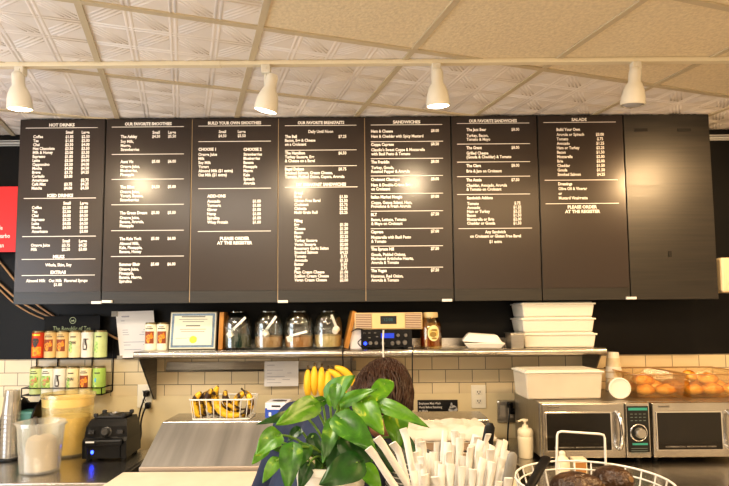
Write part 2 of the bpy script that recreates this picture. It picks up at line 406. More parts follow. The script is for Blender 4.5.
def b3(m):
    HD(m,'BUILD YOUR OWN SMOOTHIES',234.7,123,.86); HL(m,198.6,271,126)
    L(m,'Small',222.5,131.7,'C'); L(m,'Large',241.8,131.6,'C'); L(m,'$4.50',222.5,135.9,'C'); L(m,'$5.50',241.8,135.8,'C'); HL(m,198.6,271,141.5)
    L(m,'CHOOSE 1',198.6,149.4,kx=.9,bold=.045); L(m,'CHOOSE 2',243.6,149.4,kx=.9,bold=.045)
    rows(m,['Orange Juice','Milk','Soy Milk','Yogurt','Almond Milk ($1 extra)','Oat Milk ($1 extra)'],198.5,154.5,4.1)
    rows(m,['Strawberries','Blueberries','Banana','Pineapple','Mango','Kale','Spinach','Arugula'],243.6,154.3,4.12)
    HL(m,198.3,271,188.5); L(m,'ADD-ONS',207.4,196.1,kx=.95,bold=.045)
    rows(m,['Avocado','Turmeric','Ginger','Hemp','Spirulina','Whey Protein'],207.3,201.2,4.2); prices(m,['$1.00']*6,256.9,201.1,4.2)
    HL(m,198,271,231.3); HD(m,'PLEASE ORDER',234.8,238.4); HD(m,'AT THE REGISTER',234.7,242.8)
def b4(m):
    HD(m,'OUR FAVORITE BREAKFASTS',321,122.7,.84); HL(m,285,356.4,125.6); L(m,'Daily Until Noon',320.8,131.5,'C')
    for t,y,ls,p in (('The Bell',136.6,['Bacon, Egg & Cheese','on a Croissant'],'$7.25'),('The Hamilton',153.1,['Turkey Sausage, Egg','& Cheese on a Bagel'],'$6.50'),('Bagel Deluxe',169.1,['Smoked Salmon, Cream Cheese,','Tomato, Pickled Onion, Capers, Arugula'],'$8.75')):
        L(m,t,285,y,bold=.045); rows(m,ls,285,y+3.9,3.9); L(m,p,342.4,y-.1,'C')
    HL(m,285,356.6,150.2); HL(m,285,356.8,166)
    HD(m,'DIY BREAKFAST SANDWICHES',321.2,184.4,.84); HL(m,285,357.5,187.2)
    L(m,'Bread',294.4,193,bold=.045); rows(m,['Bagel','Gluten Free Bagel','Croissant','Ciabatta','Multi Grain Roll'],294.4,196.7,3.93); prices(m,['$1.50','$2.50','$2.75','$2.25','$2.25'],343.6,196.6,3.93)
    L(m,'Filling',294.4,220.7,bold=.045)
    rows(m,['Egg','Cheese','Bacon','Ham','Turkey Sausage','Vegan Sausage','Rosemary Garlic Seitan','Smoked Salmon','Tomato','Avocado','Butter','Jam','Plain Cream Cheese','Scallion Cream Cheese','Vegan Cream Cheese'],294.5,224.6,3.955)
    prices(m,['$1.50','$1.50','$1.50','$2.25','$2.00','$2.00','$3.00','$4.25','$.75','$1.25','$.50','$.75','$1.00','$1.25','$2.00'],344,224.5,3.955)
def b5(m):
    HD(m,'SANDWICHES',406.6,122); HL(m,370.7,442.1,124.9)
    D=[('Ham & Cheese',131.3,[('Ham & Cheddar with Spicy Mustard',136.4)],'$8.00',141.6),('Coppa Caprese',144.6,[("Claudio's Sweet Coppa & Mozzarella",149.9),('with Basil Pesto & Tomato',154)],'$8.50',158.6),
       ('The Franklin',162.1,[('Turkey, Gouda,',167.6),('Roasted Pepper & Arugula',171.5)],'$8.00',175.8),('Croissant Classique',179.5,[('Ham & Double-Crème Brie',185),('on Croissant',189)],'$8.00',193.5),
       ('Italian Market Hoagie',197,[('Coppa, Genoa Salami, Ham,',202.6),('Provolone & Fresh Arugula',206.3)],'$9.00',211),('BLT',214.6,[('Bacon, Lettuce, Tomato',219.6),('& Mayo on Croissant',223.6)],'$7.50',228.5),
       ('Caprese',231.8,[('Mozzarella with Basil Pesto',237.2),('& Tomato',241.3)],'$7.00',246),('The Spruce Hill',249.1,[('Gouda, Pickled Onions,',254.5),('Marinated Artichoke Hearts,',258.5),('Arugula & Tomato',262.5)],'$7.50',267.4),
       ('The Vegan',270.6,[('Hummus, Red Onion,',276.1),('Arugula & Tomato',280.1)],'$7.50',0)]
    for t,y,ls,p,ln in D:
        L(m,t,371,y,bold=.045); L(m,p,434.9,y-.7,'C')
        for q,yy in ls: L(m,q,371.2,yy)
        if ln: HL(m,370.8,443,ln)
def b6(m):
    HD(m,'OUR FAVORITE SANDWICHES',492.8,120.9,.82); HL(m,456.7,529.2,123.4)
    D=[('The Jazz Bear',129.7,[('Turkey, Bacon,',135.6),('Tomato & Mayo',139.4)],'$8.00',144),('The Grant',147.8,[('Grilled Cheese',153.2),('(Gouda & Cheddar) & Tomato',157)],'$8.00',162),('The Clara',165.7,[('Brie & Jam on Croissant',171.1)],'$8.00',176.5),
       ('The Annie',180,[('Cheddar, Avocado, Arugula',185.4),('& Tomato on Croissant',189.3)],'$7.50',194.3)]
    for t,y,ls,p,ln in D:
        L(m,t,466.2,y,bold=.045); L(m,p,515.2,y-.3,'C')
        for q,yy in ls: L(m,q,466.4,yy)
        HL(m,457,530,ln)
    L(m,'Sandwich Addons',466.8,197.9,bold=.045); rows(m,['Tomato','Avocado','Ham or Turkey','Bacon','Mozzarella or Brie','Cheddar or Gouda'],467,203.6,3.93); prices(m,['$.75','$1.25','$2.25','$1.50','$2.00','$1.50'],517.2,203,4)
    HL(m,458.5,532,228.4); L(m,'Any Sandwich',495.3,231.8,'C'); L(m,'on Croissant or Gluten Free Bagel',495.4,236,'C'); L(m,'$1 extra',495.5,241.5,'C')
def b7(m):
    HD(m,'SALADS',578.9,119.6); HL(m,543.2,615.6,122.4); L(m,'Build Your Own',556.2,129.6,bold=.045)
    rows(m,['Arugula or Spinach','Tomato','Avocado','Ham or Turkey','Bacon','Mozzarella','Brie','Cheddar','Gouda','Smoked Salmon'],556.3,134.6,4.43,-.13)
    prices(m,['$3.00','$.75','$1.25','$2.25','$1.50','$2.00','$2.00','$1.50','$1.50','$4.25'],599.7,134.4,4.43,-.12)
    HL(m,544.5,617.5,180.1); L(m,'Dressings',558,183.9,bold=.045); L(m,'Olive Oil & Vinegar',558.2,188.7); L(m,'or',558.4,193.4); L(m,'Mustard Vinaigrette',558.6,198)
    HL(m,545.5,618.5,203.6); HD(m,'PLEASE ORDER',582.2,206.9); HD(m,'AT THE REGISTER',582.4,211.4)
titles=['HOT DRINKS','OUR FAVORITE SMOOTHIES','BUILD YOUR OWN SMOOTHIES','OUR FAVORITE BREAKFASTS','SANDWICHES','OUR FAVORITE SANDWICHES','SALADS']
clips={0:[(97,302.8)],1:[(107.5,301.8)],3:[(283,301.8)],4:[(447,300.5)],7:[(630.8,298.3)]}
zv=W(365,289.5,BD).z
for i,fn in enumerate((b1,b2,b3,b4,b5,b6,b7,None)):
    x0=XB0+BW*i+.0022; x1=XB0+BW*(i+1)-.0022
    lab='brown-black menu board headed '+titles[i] if i<7 else 'blank black-stained board without lettering, right end of the menu row'
    t=thing('menu_board',lab,'menu board',((x0+x1)/2,BD,zb0),0,'menu boards in a row under the ceiling')
    cx=(x0+x1)/2; back=T((-cx,-BD,-zb0))
    obj('wood_panel',MB().box((cx,BD+.0105,(zb0+zb1)/2),(x1-x0,.019,zb1-zb0),.0015,0,back),'boardwood',t)
    if fn:
        obj('printed_face',MB().box((cx,BD-.0006,(zv+zb1-.004)/2),(x1-x0-.006,.0024,zb1-.004-zv),0,0,back),'vinyl',t)
        m=MB(); fn(m); m.v=[back@v for v in m.v]; obj('lettering',m,'lettering',t)
    else:
        m=MB()
        for px,py,w,h in ((641,130,13,3),(684,130,14,3),(670,254,3,6)):
            p=W(px,py,BD); q=BD/FPX; m.box((p.x,BD-.0005,p.z),(w*q,.003,h*q),0,0,back)
        obj('black_slot',m,mat('black_slot_tape',(.003,.003,.003),.6),t)
    for px,py in clips.get(i,[]):
        p=W(px,py,BD); obj('clip',MB().box((p.x,BD-.004,p.z+.001),(.052,.016,.014),.002,0,back),'paper',t)
    if i in (1,3,2): # pale raw edge showing in the joint to the next board
        obj('joint_edge',MB().box((x1+.0022,BD+.004,(zb0+zb1)/2),(.0042,.004,zb1-zb0-.01),0,0,back),'seam',t)
# ------------------------------------------------------------------ red sign, cables, box on right
p0=W(-30,187,3.1); p1=W(16,252,3.1)
rs=thing('wall_sign','red sign with white lettering left of the menu boards','sign',((p0.x+p1.x)/2,3.1,p1.z))
obj('sign_panel',MB().box((0,0,(p0.z-p1.z)/2),(p1.x-p0.x,.012,p0.z-p1.z),.001),mat('red_sign_face',(.80,.035,.04),.5),rs)
m=MB()
for t_,px,py in (('Beignet: le',3.5,228.5),('macarbo',10.8,236.6),('Parmesan',4.5,246)):
    t_={'Beignet: le':'ole','macarbo':'uarbo','Parmesan':'an'}[t_]
    p=W(px,py,3.1); m=MB(); m.text(t_,p.x-(p0.x+p1.x)/2,p.z-p1.z-.008,.034,-.0075,'R',.8,0,.015); obj('lettering',m,'lettering',rs)
obj('hanger',MB().box((-.05,.0565,.2),(.04,.1,.04)),'black',rs)
M['copper']=mat('tan_cable',(.42,.26,.14),.4)
def cable(label,pts,d,r,mt='copper',name='cable',dl=None):
    q=[W(x,y,(dl[i] if dl else d)) for i,(x,y) in enumerate(pts)]; o=q[0].copy()
    sm=[]
    for i in range(len(q)-1):
        a=q[max(i-1,0)];b=q[i];c=q[i+1];e=q[min(i+2,len(q)-1)]
        for k in range(6):
            t=k/6; sm.append(.5*((2*b)+(c-a)*t+(2*a-5*b+4*c-e)*t*t+(3*b-a-3*c+e)*t**3))
    sm.append(q[-1])
    return tag(obj(name,MB().tube([v-o for v in sm],r,6),mt,None,o),label,'cable')
cable('tan cable slanting along the black wall, highest of the bundle at far left',[(-8,253),(0,262),(17,283),(34,302),(55,317)],3.205,.006)
cable('tan cable slanting along the black wall, middle of the bundle at far left',[(-8,277),(0,284),(17,299),(33,309),(52,318)],3.20,.006)
cable('tan cable slanting along the black wall, lowest of the bundle at far left',[(-8,284),(0,290),(14,303),(30,313),(44,319)],3.21,.005)
cable('brown cord crossing the white notice above the shelf end',[(104,332),(118,339),(130,342),(141,345)],3.19,.007)
p=W(727,276,3.0)
sc=thing('wall_box','cream box on the black wall right of the menu boards','box',(p.x,3.0,p.z-.09))
obj('shade',MB().frustum((0,0,0),(.135,.12),(.125,.11),.185,bev=.012),mat('cream_box_face',(.70,.60,.42),.5),sc)
obj('mount',MB().box((0,.14,.09),(.06,.16,.08),.004),'black',sc)
# ------------------------------------------------------------------ wall shelf
SF,SB=2.93,WY; zsh=W(370,349.8,SF).z
xs0=W(134,353,SF).x; xs1=W(606,351,SF).x
sh=thing('wall_shelf','long stainless steel wall shelf below the menu boards','shelf',((xs0+xs1)/2,SB,zsh)); hw=(xs1-xs0)/2
obj('shelf_top',MB().box((0,(SF-SB)/2,-.004),(hw*2,SB-SF,.008),.001).tube([(-hw,SF-SB+.004,-.018),(hw,SF-SB+.004,-.018)],.018,12,flat=[(1,1)]*2).box((0,-.003,.02),(hw*2,.006,.05)),'steel_x',sh)
for bx in (-hw+.012,-.1,hw-.012):
    Xb=T((bx,0,0))@RZ(-PI/2)
    obj('bracket',MB().prism([(.004,-.01),(.26,-.01),(.26,-.03),(.03,-.285),(.004,-.285)],-.004,.004,0,Xb),'steel_dark',sh)
px0=W(166,367,3.17).x; px1=W(356,366,3.17).x; zr=W(260,367,3.17).z
tkr=thing('ticket_rail','narrow steel ticket rail under the wall shelf','ticket rail',((px0+px1)/2,WY,zr))
obj('rail',MB().prism([(-.0,-.022),(-.05,-.022),(-.056,-.012),(-.034,.028),(0,.028)],-(px1-px0)/2,(px1-px0)/2,0,RZ(PI/2)@Matrix.Scale(1,4)),'steel',tkr)
# ------------------------------------------------------------------ tea rack and canisters
RD=3.12
cols=dict(red=(.62,.06,.02),tan=(.78,.56,.26),cream=(.84,.72,.44),white=(.84,.80,.72),lime=(.42,.62,.14),green=(.62,.72,.34),pale=(.86,.84,.68))
def can_mats(k): 
    if 'can_'+k not in M: M['can_'+k]=mat('tea_can_'+k,cols[k],.4,var=.15,vscale=25)
    return 'can_'+k
M['can_lid']=mat('tin_lid',(.30,.24,.13),.3,.7); M['art_dark']=mat('art_dark',(.05,.04,.03),.5); M['art_maroon']=mat('art_maroon',(.26,.06,.02),.5); M['art_red']=mat('art_red',(.70,.10,.02),.5,col2=(.85,.42,.03),vscale=60)
M['art_pink']=mat('art_pink',(.75,.20,.16),.5,col2=(.25,.35,.06),vscale=55); M['art_green']=mat('art_green',(.12,.35,.08),.5,col2=(.6,.75,.25),vscale=60); M['art_blue']=mat('art_blue',(.1,.45,.65),.5)
can_r,can_h=.0335,.142
def arc_patch(mb,r,a0,a1,z0,z1,mt=0,n=8):
    vs=[];fs=[]
    for i in range(n+1):
        a=a0+(a1-a0)*i/n
        vs+= [(r*math.sin(a),-r*math.cos(a),z0),(r*math.sin(a),-r*math.cos(a),z1)]
    for i in range(n): fs.append([2*i,2*i+2,2*i+3,2*i+1])
    mb.add(vs,fs,mt,True)
def arc_blob(mb,r,ac,zc,wa,hz,mt=0,n=14):
    vs=[(r*math.sin(ac),-r*math.cos(ac),zc)]
    for i in range(n):
        t=2*PI*i/n; k=1+.18*math.sin(3*t+ac*7); a=ac+wa*k*math.cos(t); vs.append((r*math.sin(a),-r*math.cos(a),zc+hz*k*math.sin(t)))
    mb.add(vs,[[0,i+1,(i+1)%n+1] for i in range(n)],mt,True)
def canister(loc,label,base,art,words,group):
    t=thing('tea_canister',label,'canister',loc,0,group)
    obj('tin',MB().lathe([(0,0),(can_r-.001,0),(can_r,.003),(can_r,can_h-.006),(can_r-.002,can_h-.004)],24),can_mats(base),t)
    obj('lid',MB().lathe([(can_r-.002,can_h-.005),(can_r-.003,can_h-.005),(can_r-.003,can_h+.004),(can_r-.006,can_h+.006),(0,can_h+.006)],24),'can_lid',t)
    m=MB(); r=can_r+.0006
    if art in('art_red','art_pink'):
        arc_patch(m,r,-.75,.75,.035,.10,0); arc_blob(m,r+.0004,-.15,.062,.38,.022,1); arc_blob(m,r+.0004,.4,.075,.22,.016,1)
        arc_patch(m,r,-.6,.6,.112,.117,2); arc_patch(m,r,-.4,.4,.122,.126,2)
        mats=['art_maroon' if art=='art_red' else 'art_green',art,'art_dark']
    elif art=='art_full':
        arc_patch(m,r,-.9,.9,.01,.06,0); arc_blob(m,r+.0004,0,.085,.5,.025,1); arc_patch(m,r,-.7,.7,.12,.13,2); mats=['art_red','art_dark','gold']
    elif art=='art_script':
        for k,(a,z,w,h) in enumerate(((-.3,.07,.10,.03),(.05,.085,.16,.018),(.25,.06,.1,.022),(.1,.1,.4,.004),(-.05,.045,.35,.004))): arc_blob(m,r,a,z,w,h,0)
        mats=['art_dark']
    else:
        arc_blob(m,r,-.35,.055,.35,.03,0); arc_blob(m,r+.0003,-.2,.075,.18,.012,1); arc_patch(m,r,-.4,.5,.11,.116,2); mats=['art_green','art_blue' if base=='lime' else 'art_green','art_dark']
    obj('label_art',m,mats,t)
    if words:
        m=MB(); m.text(words,0,.075,.022,-can_r-.0016,'C',.75,0,.02); obj('lettering',m,'art_dark',t)
    return t
z_r1=W(68,357.3,RD).z; z_r2=W(65,393.5,RD).z
row1=[(36.2,'red','art_full','','red and orange tea canister, leftmost on the rack\'s upper row'),(48.7,'tan','art_red','','tan tea canister with a red picture, second on the rack\'s upper row'),(61,'tan','art_red','','tan tea canister with a red picture, third on the rack\'s upper row'),
      (73.4,'cream','plain','CHAI','cream tea canister with dark lettering on the rack\'s upper row'),(86,'white','art_script','','white tea canister with black script on the rack\'s upper row'),(99,'green','art_leaf','','pale green tea canister at the right end of the rack\'s upper row')]
row2=[(34,'green','art_pink','','green tea canister with pink picture, leftmost on the rack\'s lower row'),(46,'pale','art_pink','','pale tea canister with red picture, second on the rack\'s lower row'),(58,'white','art_script','','white tea canister with grey script on the rack\'s lower row'),
      (71,'cream','plain','CHAI','cream tea canister with dark lettering on the rack\'s lower row'),(84,'cream','art_red','','cream tea canister with orange picture on the rack\'s lower row'),(97.5,'lime','art_leaf','','lime green tea canister at the right end of the rack\'s lower row')]
for rw,z,yy in ((row1,z_r1,345),(row2,z_r2,381)):
    for px,bs,ar,wd,lb in rw:
        q=W(px-.8,yy,RD-.03)
        if ar=='plain':
            canister((q.x,RD,z),lb,bs,'art_script' if 0 else 'art_leaf0',wd,'tea canisters on the wall rack')
        else: canister((q.x,RD,z),lb,bs,ar,wd,'tea canisters on the wall rack')
xa=W(27.5,360,RD).x; xb=W(106,360,RD).x; xm=(xa+xb)/2; rw=(xb-xa)/2
rk=thing('tea_rack','black wire wall rack with a black header sign, filled with tea canisters','rack',(xm,WY,z_r2))
for z in (z_r1-z_r2,0):
    m=MB()
    for y in (-.055,-.10,-.143): m.tube([(-rw,y,-.003),(rw,y,-.003)],.003,6)
    for k in range(9): x=-rw+2*rw*k/8; m.tube([(x,-.02,-.003),(x,-.143,-.003)],.002,6)
    m.tube([(-rw,-.02,.035),(-rw,-.143,.035),(rw,-.143,.035),(rw,-.02,.035)],.003,6)
    m.tube([(-rw,-.143,-.003),(-rw,-.143,.035)],.003,6).tube([(rw,-.143,-.003),(rw,-.143,.035)],.003,6)
    obj('wire_shelf',m,'black',rk)
m=MB(); ht=z_r1-z_r2+.24
for x in (-rw,-rw*.45,rw*.45,rw): m.tube([(x,-.012,-.05 if abs(x)<rw else 0),(x,-.012,ht if abs(x)<rw else ht-.12)],.0035,6)
m.tube([(-rw,-.012,0),(rw,-.012,0)],.003,6); obj('back_frame',m,'black',rk)
zs0=W(70,331,3.17).z-z_r2; zs1=W(70,316,3.17).z-z_r2; sx0=W(44.5,325,3.17).x-xm; sx1=W(100,325,3.17).x-xm
hd=obj('header_sign',MB().box(((sx0+sx1)/2,-.045,(zs0+zs1)/2),(sx1-sx0,.012,zs1-zs0),.001),mat('header_black',(.006,.006,.007),.6,spec=.25),rk)
m=MB(); pc=W(72,328.5,3.17); m.text('The Republic of Tea',pc.x-xm,pc.z-z_r2-.012,.036,-.0525,'C',.72,0,.0); obj('lettering',m,mat('sage_lettering',(.42,.50,.30),.6),hd)
pc=W(73,320.4,3.17); e=MB(); n=20
vs=[(.019*math.cos(2*PI*i/n)*k+pc.x-xm,-.0525,.019*math.sin(2*PI*i/n)*k+pc.z-z_r2) for k in (1,.8) for i in range(n)]
e.add(vs,[[i,(i+1)%n,n+(i+1)%n,n+i] for i in range(n)]); e.add([(pc.x-xm+a,-.0525,pc.z-z_r2+b) for a,b in ((-.011,-.006),(-.006,.004),(0,-.001),(.006,.006),(.011,-.006))],[[0,1,2],[2,3,4],[0,2,4]])
obj('emblem',e,mat('sage_emblem',(.45,.52,.33),.6),hd)
# two canisters on the shelf end
for px,bs,lb in ((148.3,'pale','cream tea canister with orange picture, left of the two on the shelf end'),(160.5,'pale','cream tea canister with orange picture, right of the two on the shelf end')):
    q=W(px,340,3.02); canister((q.x,3.06,zsh+.001),lb,bs,'art_red','','tea canisters on the shelf end')
# ------------------------------------------------------------------ papers
def sheet(name,label,corners,d,lines,tilt=0,heads=()):
    q=[W(x,y,d) for x,y in corners]; o=q[3].copy()
    t=thing(name,label,'paper',o); m=MB(); n=6
    vs=[];fs=[]
    for i in range(n+1):
        for j in range(n+1):
            a=q[0].lerp(q[1],i/n); b=q[3].lerp(q[2],i/n); v=a.lerp(b,j/n)-o; v.y-=.004*math.sin(PI*i/n)*math.sin(PI*j/n)+tilt*(j/n); vs.append(v)
    for i in range(n):
        for j in range(n): fs.append([i*(n+1)+j,(i+1)*(n+1)+j,(i+1)*(n+1)+j+1,i*(n+1)+j+1])
    m.add(vs,fs,0,True); obj('sheet',m,'paper',t)
    k=MB()
    for (u0,u1,v,h) in lines:
        c=[]
        for u,vv in ((u0,v),(u1,v),(u1,v+h),(u0,v+h)):
            a=q[0].lerp(q[1],u); b=q[3].lerp(q[2],u); p=a.lerp(b,vv)-o; p.y-=.004*math.sin(PI*u)*math.sin(PI*vv)+tilt*vv+.0012; c.append(p)
        k.add(c,[[0,1,2,3]])
    obj('print',k,mat(name+'_ink',(.42,.41,.46),.8),t); return t
nt1=sheet('notice','typed white notice taped to the black wall above the shelf end',[(115.5,311.5),(153.5,310.5),(157,357),(120,358)],3.17,
   [(.15,.35,.10,.03),(.12,.22,.20,.015),(.14,.85,.40,.012),(.14,.8,.45,.012),(.14,.75,.50,.012),(.14,.7,.66,.012),(.14,.85,.72,.012),(.14,.6,.82,.012)])
q=W(113,313,3.168)-W(120,358,3.17); obj('tape',MB().box((q.x+.01,-.004,q.z-.005),(.035,.002,.03)).box((.0,-.004,.004),(.03,.002,.02)),clear('tape',(.8,.8,.75),.2,.2,(.7,.65,.55),.4),nt1)
sheet('order_sheet','typed white sheet hanging from the ticket rail beneath the shelf',[(264.5,361.5),(298.5,361),(298,386.5),(263.5,387)],3.155,
   [(.08,.3,.14,.02),(.08,.55,.34,.018),(.08,.8,.46,.018),(.08,.6,.6,.018),(.08,.75,.72,.018),(.08,.5,.84,.018)],tilt=-.02)
# ------------------------------------------------------------------ certificate
q=W(192,350,3.03); cw=47*3.03/FPX; ch=38.5*3.03/FPX
cf=thing('certificate','certificate with blue border and gold seal, standing on the shelf','certificate',(q.x,3.03,zsh+.001),math.radians(2))
X=RX(math.radians(-9))
obj('frame',MB().box((0,.008,ch/2),(cw,.016,ch),.002,0,X),mat('frame_dark',(.10,.08,.05),.35),cf)
obj('border',MB().box((0,-.0015,ch/2),(cw-.012,.003,ch-.012),0,0,X),mat('cert_outer',(.70,.68,.55),.35),cf)
obj('band',MB().box((0,-.0035,ch/2),(cw-.024,.002,ch-.024),0,0,X),mat('cert_blue',(.16,.25,.36),.35,var=.3,vscale=90),cf)
obj('sheet',MB().box((0,-.0052,ch/2),(cw-.05,.002,ch-.05),0,0,X),mat('cert_paper',(.70,.70,.56),.35),cf)
m=MB()
for z,w,h in ((.84,.5,.006),(.78,.6,.003),(.72,.45,.003),(.60,.3,.007),(.52,.55,.003),(.46,.5,.003),(.30,.2,.002)): m.add([X@Vector(v) for v in ((-cw*w/2,-.0066,ch*z),(cw*w/2,-.0066,ch*z),(cw*w/2,-.0066,ch*z+h),(-cw*w/2,-.0066,ch*z+h))],[[0,1,2,3]])
m.add([X@Vector(v) for v in ((-.09,-.0066,ch*.29),(-.03,-.0066,ch*.29),(-.03,-.0066,ch*.3),(-.09,-.0066,ch*.3))],[[0,1,2,3]])
obj('print',m,mat('cert_ink',(.18,.18,.16),.7),cf)
obj('seal',MB().lathe([(0,.003)]+[(.018,.003),(.020,0)],24,0,X@T((.004,-.006,ch*.26))@RX(PI/2)),'gold',cf)
q=W(218.5,350,3.0)
tag(obj('wooden_plaque',MB().box((0,0,.101),(.024,.16,.20),.003,0,RY(math.radians(2))@RZ(math.radians(6))),'wood',None,(q.x,3.08,zsh+.001)),'thin orange wooden plaque on edge between certificate and first jar','plaque')
# ------------------------------------------------------------------ candy jars
M['glass']=clear('clear_glass',(.93,.95,.94),.14,.04)
def jar(px,label,content,cl,lev,scp,w=29.5):
    q=W(px,345,3.0); r=w*3.05/FPX/2*.97; h=.198
    t=thing('glass_jar',label,'jar',(q.x,3.06,zsh+.001),0,'glass jars of powder on the wall shelf')
    pr=[(0,.001),(r*.90,.002),(r*.97,.008),(r*.99,.04),(r,.10),(r*.985,.135),(r*.90,.168),(r*.70,.190),(r*.52,.198),(r*.53,.203),(r*.48,.203),(r*.48,.196),(r*.66,.186),(r*.86,.164),(r*.945,.133),(r*.96,.10),(r*.95,.04),(r*.92,.012),(0,.008)]
    obj('glass',MB().lathe(pr,32),'glass',t)
    # raised oval mouth on the slanted front
    Xm=T((0,-r*.72,.135))@RX(math.radians(48))
    obj('mouth_ring',MB().tube([Xm@Vector((r*.72*math.cos(a),r*.52*math.sin(a),0)) for a in [2*PI*k/28 for k in range(28)]],.0045,8,closed=True),'glass',t)
    cm=mat('powder_'+cl[0],cl[1],.85,bump=.3,bscale=40,var=.25,vscale=30)
    k=MB().lathe([(0,.0095),(r*.86,.012),(r*.915,.03),(r*.935,lev*.7),(r*.93,lev),(r*.6,lev+.006),(0,lev+.01)],28); obj(content,k,cm,t)
    if scp:
        (x0,y0),(x1,y1)=scp; a=W(x0,y0,2.99); b=W(x1,y1,2.955); o=a
        s=thing('scoop','white plastic scoop handle poking out of the '+label.split(',')[0].replace('glass jar of ','')+' jar','scoop',o,0,'scoops in the glass jars')
        d=b-a; dn=d.normalized(); side=dn.cross(Vector((0,-1,.3))).normalized(); nn=side.cross(dn)
        hm=MB(); vs=[]
        for tt in (-.35,.0,1):
            for sx,sy in ((-1,-1),(1,-1),(1,1),(-1,1)): vs.append(d*tt+side*(.0065*sx)+nn*(.003*sy))
        hm.add(vs,[[0,1,2,3][::-1],[8,9,10,11]]+[[4*i+j,4*i+(j+1)%4,4*i+4+(j+1)%4,4*i+4+j] for i in range(2) for j in range(4)])
        obj('handle',hm,mat('scoop_white',(.80,.80,.76),.35),s)
        cup=MB().lathe([(0,-.03),(.016,-.03),(.019,0),(.017,0),(.014,-.027),(0,-.027)],16,0,T(d*-.35)@(-dn).to_track_quat('X','Z').to_matrix().to_4x4()); obj('bowl',cup,'white',s)
jar(235,'glass jar of dark green powder, beside the certificate','powder',('green',(.012,.05,.035)),.075,((233.5,329),(245.5,317.5)),30)
jar(267,'glass jar of tan powder, second from the left','powder',('tan',(.50,.31,.15)),.065,((267.5,328),(276,316.5)),30)
jar(297.7,'glass jar of orange-brown powder, third from the left','powder',('brown',(.55,.28,.11)),.065,((294,335),(307,331.5)),30)
jar(327.5,'glass jar of cream powder, beside the leaning wooden board','powder',('cream',(.75,.58,.30)),.07,((335.5,325),(331.5,315)),29)
# leaning wooden board, white box
q=W(347,350,3.0)
lb=thing('picture_frame','orange wooden picture frame leaning between cream jar and receiver','picture frame',(q.x-.012,3.04,zsh+.001))
Xl=RY(math.radians(13))@RZ(math.radians(7))
obj('frame',MB().box((0,0,.106),(.022,.15,.20),.003,0,Xl),'wood',lb); obj('photo',MB().box((.0125,0,.1),(.003,.12,.16),0,0,Xl),'paper',lb)
q=W(356,350,3.0)
wbx=thing('power_adapter_box','white box standing left of the black receiver','box',(q.x,3.03,zsh+.001)); obj('carton',MB().box((0,0,.066),(.062,.09,.132),.004),mat('white_carton',(.72,.70,.74),.6),wbx); obj('flap',MB().box((0,-.046,.115),(.05,.002,.03)),'paper',wbx)
# ------------------------------------------------------------------ receiver and radio
a=W(361.5,349.5,2.97); b=W(411.5,330.5,2.97); rwid=b.x-a.x; rh=.100
rc=thing('receiver','black stereo receiver with blue lit display under the wooden radio','receiver',((a.x+b.x)/2,2.97,zsh+.001))
obj('case',MB().box((0,.11,rh/2+.006),(rwid,.22,rh-.008),.003),'black',rc)
obj('faceplate',MB().box((0,-.003,rh/2+.006),(rwid+.004,.008,rh-.006),.002),mat('charcoal_faceplate',(.008,.008,.010),.3,spec=.35),rc)
M['blue']=mat('blue_led',(.02,.06,.9),.4,emit=4); M['bluedim']=mat('blue_display',(.01,.04,.45),.2,emit=.9)
obj('display',MB().box((.005,-.0085,.07),(.07,.003,.026),.001),'bluedim',rc)
m=MB(); m.text('88:30',.005,.064,.019,-.0104,'C',.9,0,.01) if 0 else None
for x,z,r in ((-.112,.03,.009),): obj('power_light',MB().lathe([(0,.006),(r,.006),(r,0)],16,0,T((x,-.007,z))@RX(PI/2)),'blue',rc)
for x,z,r in ((-.085,.032,.010),(-.055,.032,.010),(-.02,.03,.011),(.03,.03,.011),(.06,.034,.012),(.095,.034,.013),(.06,.072,.009),(.1,.072,.009)):
    obj('knob',MB().lathe([(0,.016),(r*.85,.016),(r,.012),(r,0)],16,0,T((x,-.007,z))@RX(PI/2)),'steel_dark',rc)
m=MB()
for x,z in ((-.115,.085),(-.09,.085),(-.06,.085),(-.05,.065),(-.09,.06)): m.box((x,-.0085,z),(.012,.004,.005),.001)
obj('button',m,'steel_dark',rc)
for x in (-rwid/2+.03,rwid/2-.03):
    for y in (.03,.18): obj('foot',MB().lathe([(0,-.0),(.012,0),(.012,.01)],12,0,T((x,y,0))),'black',rc)
a=W(354.5,329.8,2.95); b=W(422.5,313.5,2.95); w=b.x-a.x; h=.088; zr0=zsh+.001+rh+.003
rd=thing('table_radio','long pale wooden table radio with two slatted grilles, on the receiver','radio',((a.x+b.x)/2,2.96,zr0),math.radians(-1.2))
obj('cabinet',MB().box((0,.06,h/2),(w,.12,h),.004),mat('pale_wood',(.66,.50,.28),.4,var=.15,stretch=(1,1,6)),rd)
obj('front_panel',MB().box((0,-.002,h/2),(w*.48,.004,h-.01),.001),mat('pale_wood_front',(.72,.53,.27),.4),rd)
for s_ in (-1,1):
    m=MB().box((s_*w*.365,-.001,h/2),(w*.23,.003,h-.012))
    for k in range(8): m.box((s_*w*.365,-.003,.012+k*(h-.024)/7),(w*.225,.005,.0035),mt=1)
    obj('grille',m,[mat('grille_cloth',(.26,.16,.11),.7),mat('grille_slat',(.68,.55,.40),.5)],rd)
obj('screen',MB().box((.0,-.0045,h*.56),(.085,.003,.042),.001),mat('radio_screen',(.006,.012,.02),.15),rd)
m=MB().text('12:08',0,h*.5,.022,-.0063,'C',1,0,0); obj('clock_digits',m,mat('dim_digits',(.02,.10,.12),.4,emit=.15),rd)
cable('white cord hanging from the radio over the receiver front',[(383.5,330),(383,340),(383.2,350),(383.6,372)],2.918,.0045,'whitewire')
cable('thin black cord hanging from the shelf left of the person\'s head',[(343.5,345),(342.5,353),(343,362),(343,372),(345,379)],2.9,.003,'black',dl=[2.95,2.9,2.9,2.95,3.0])
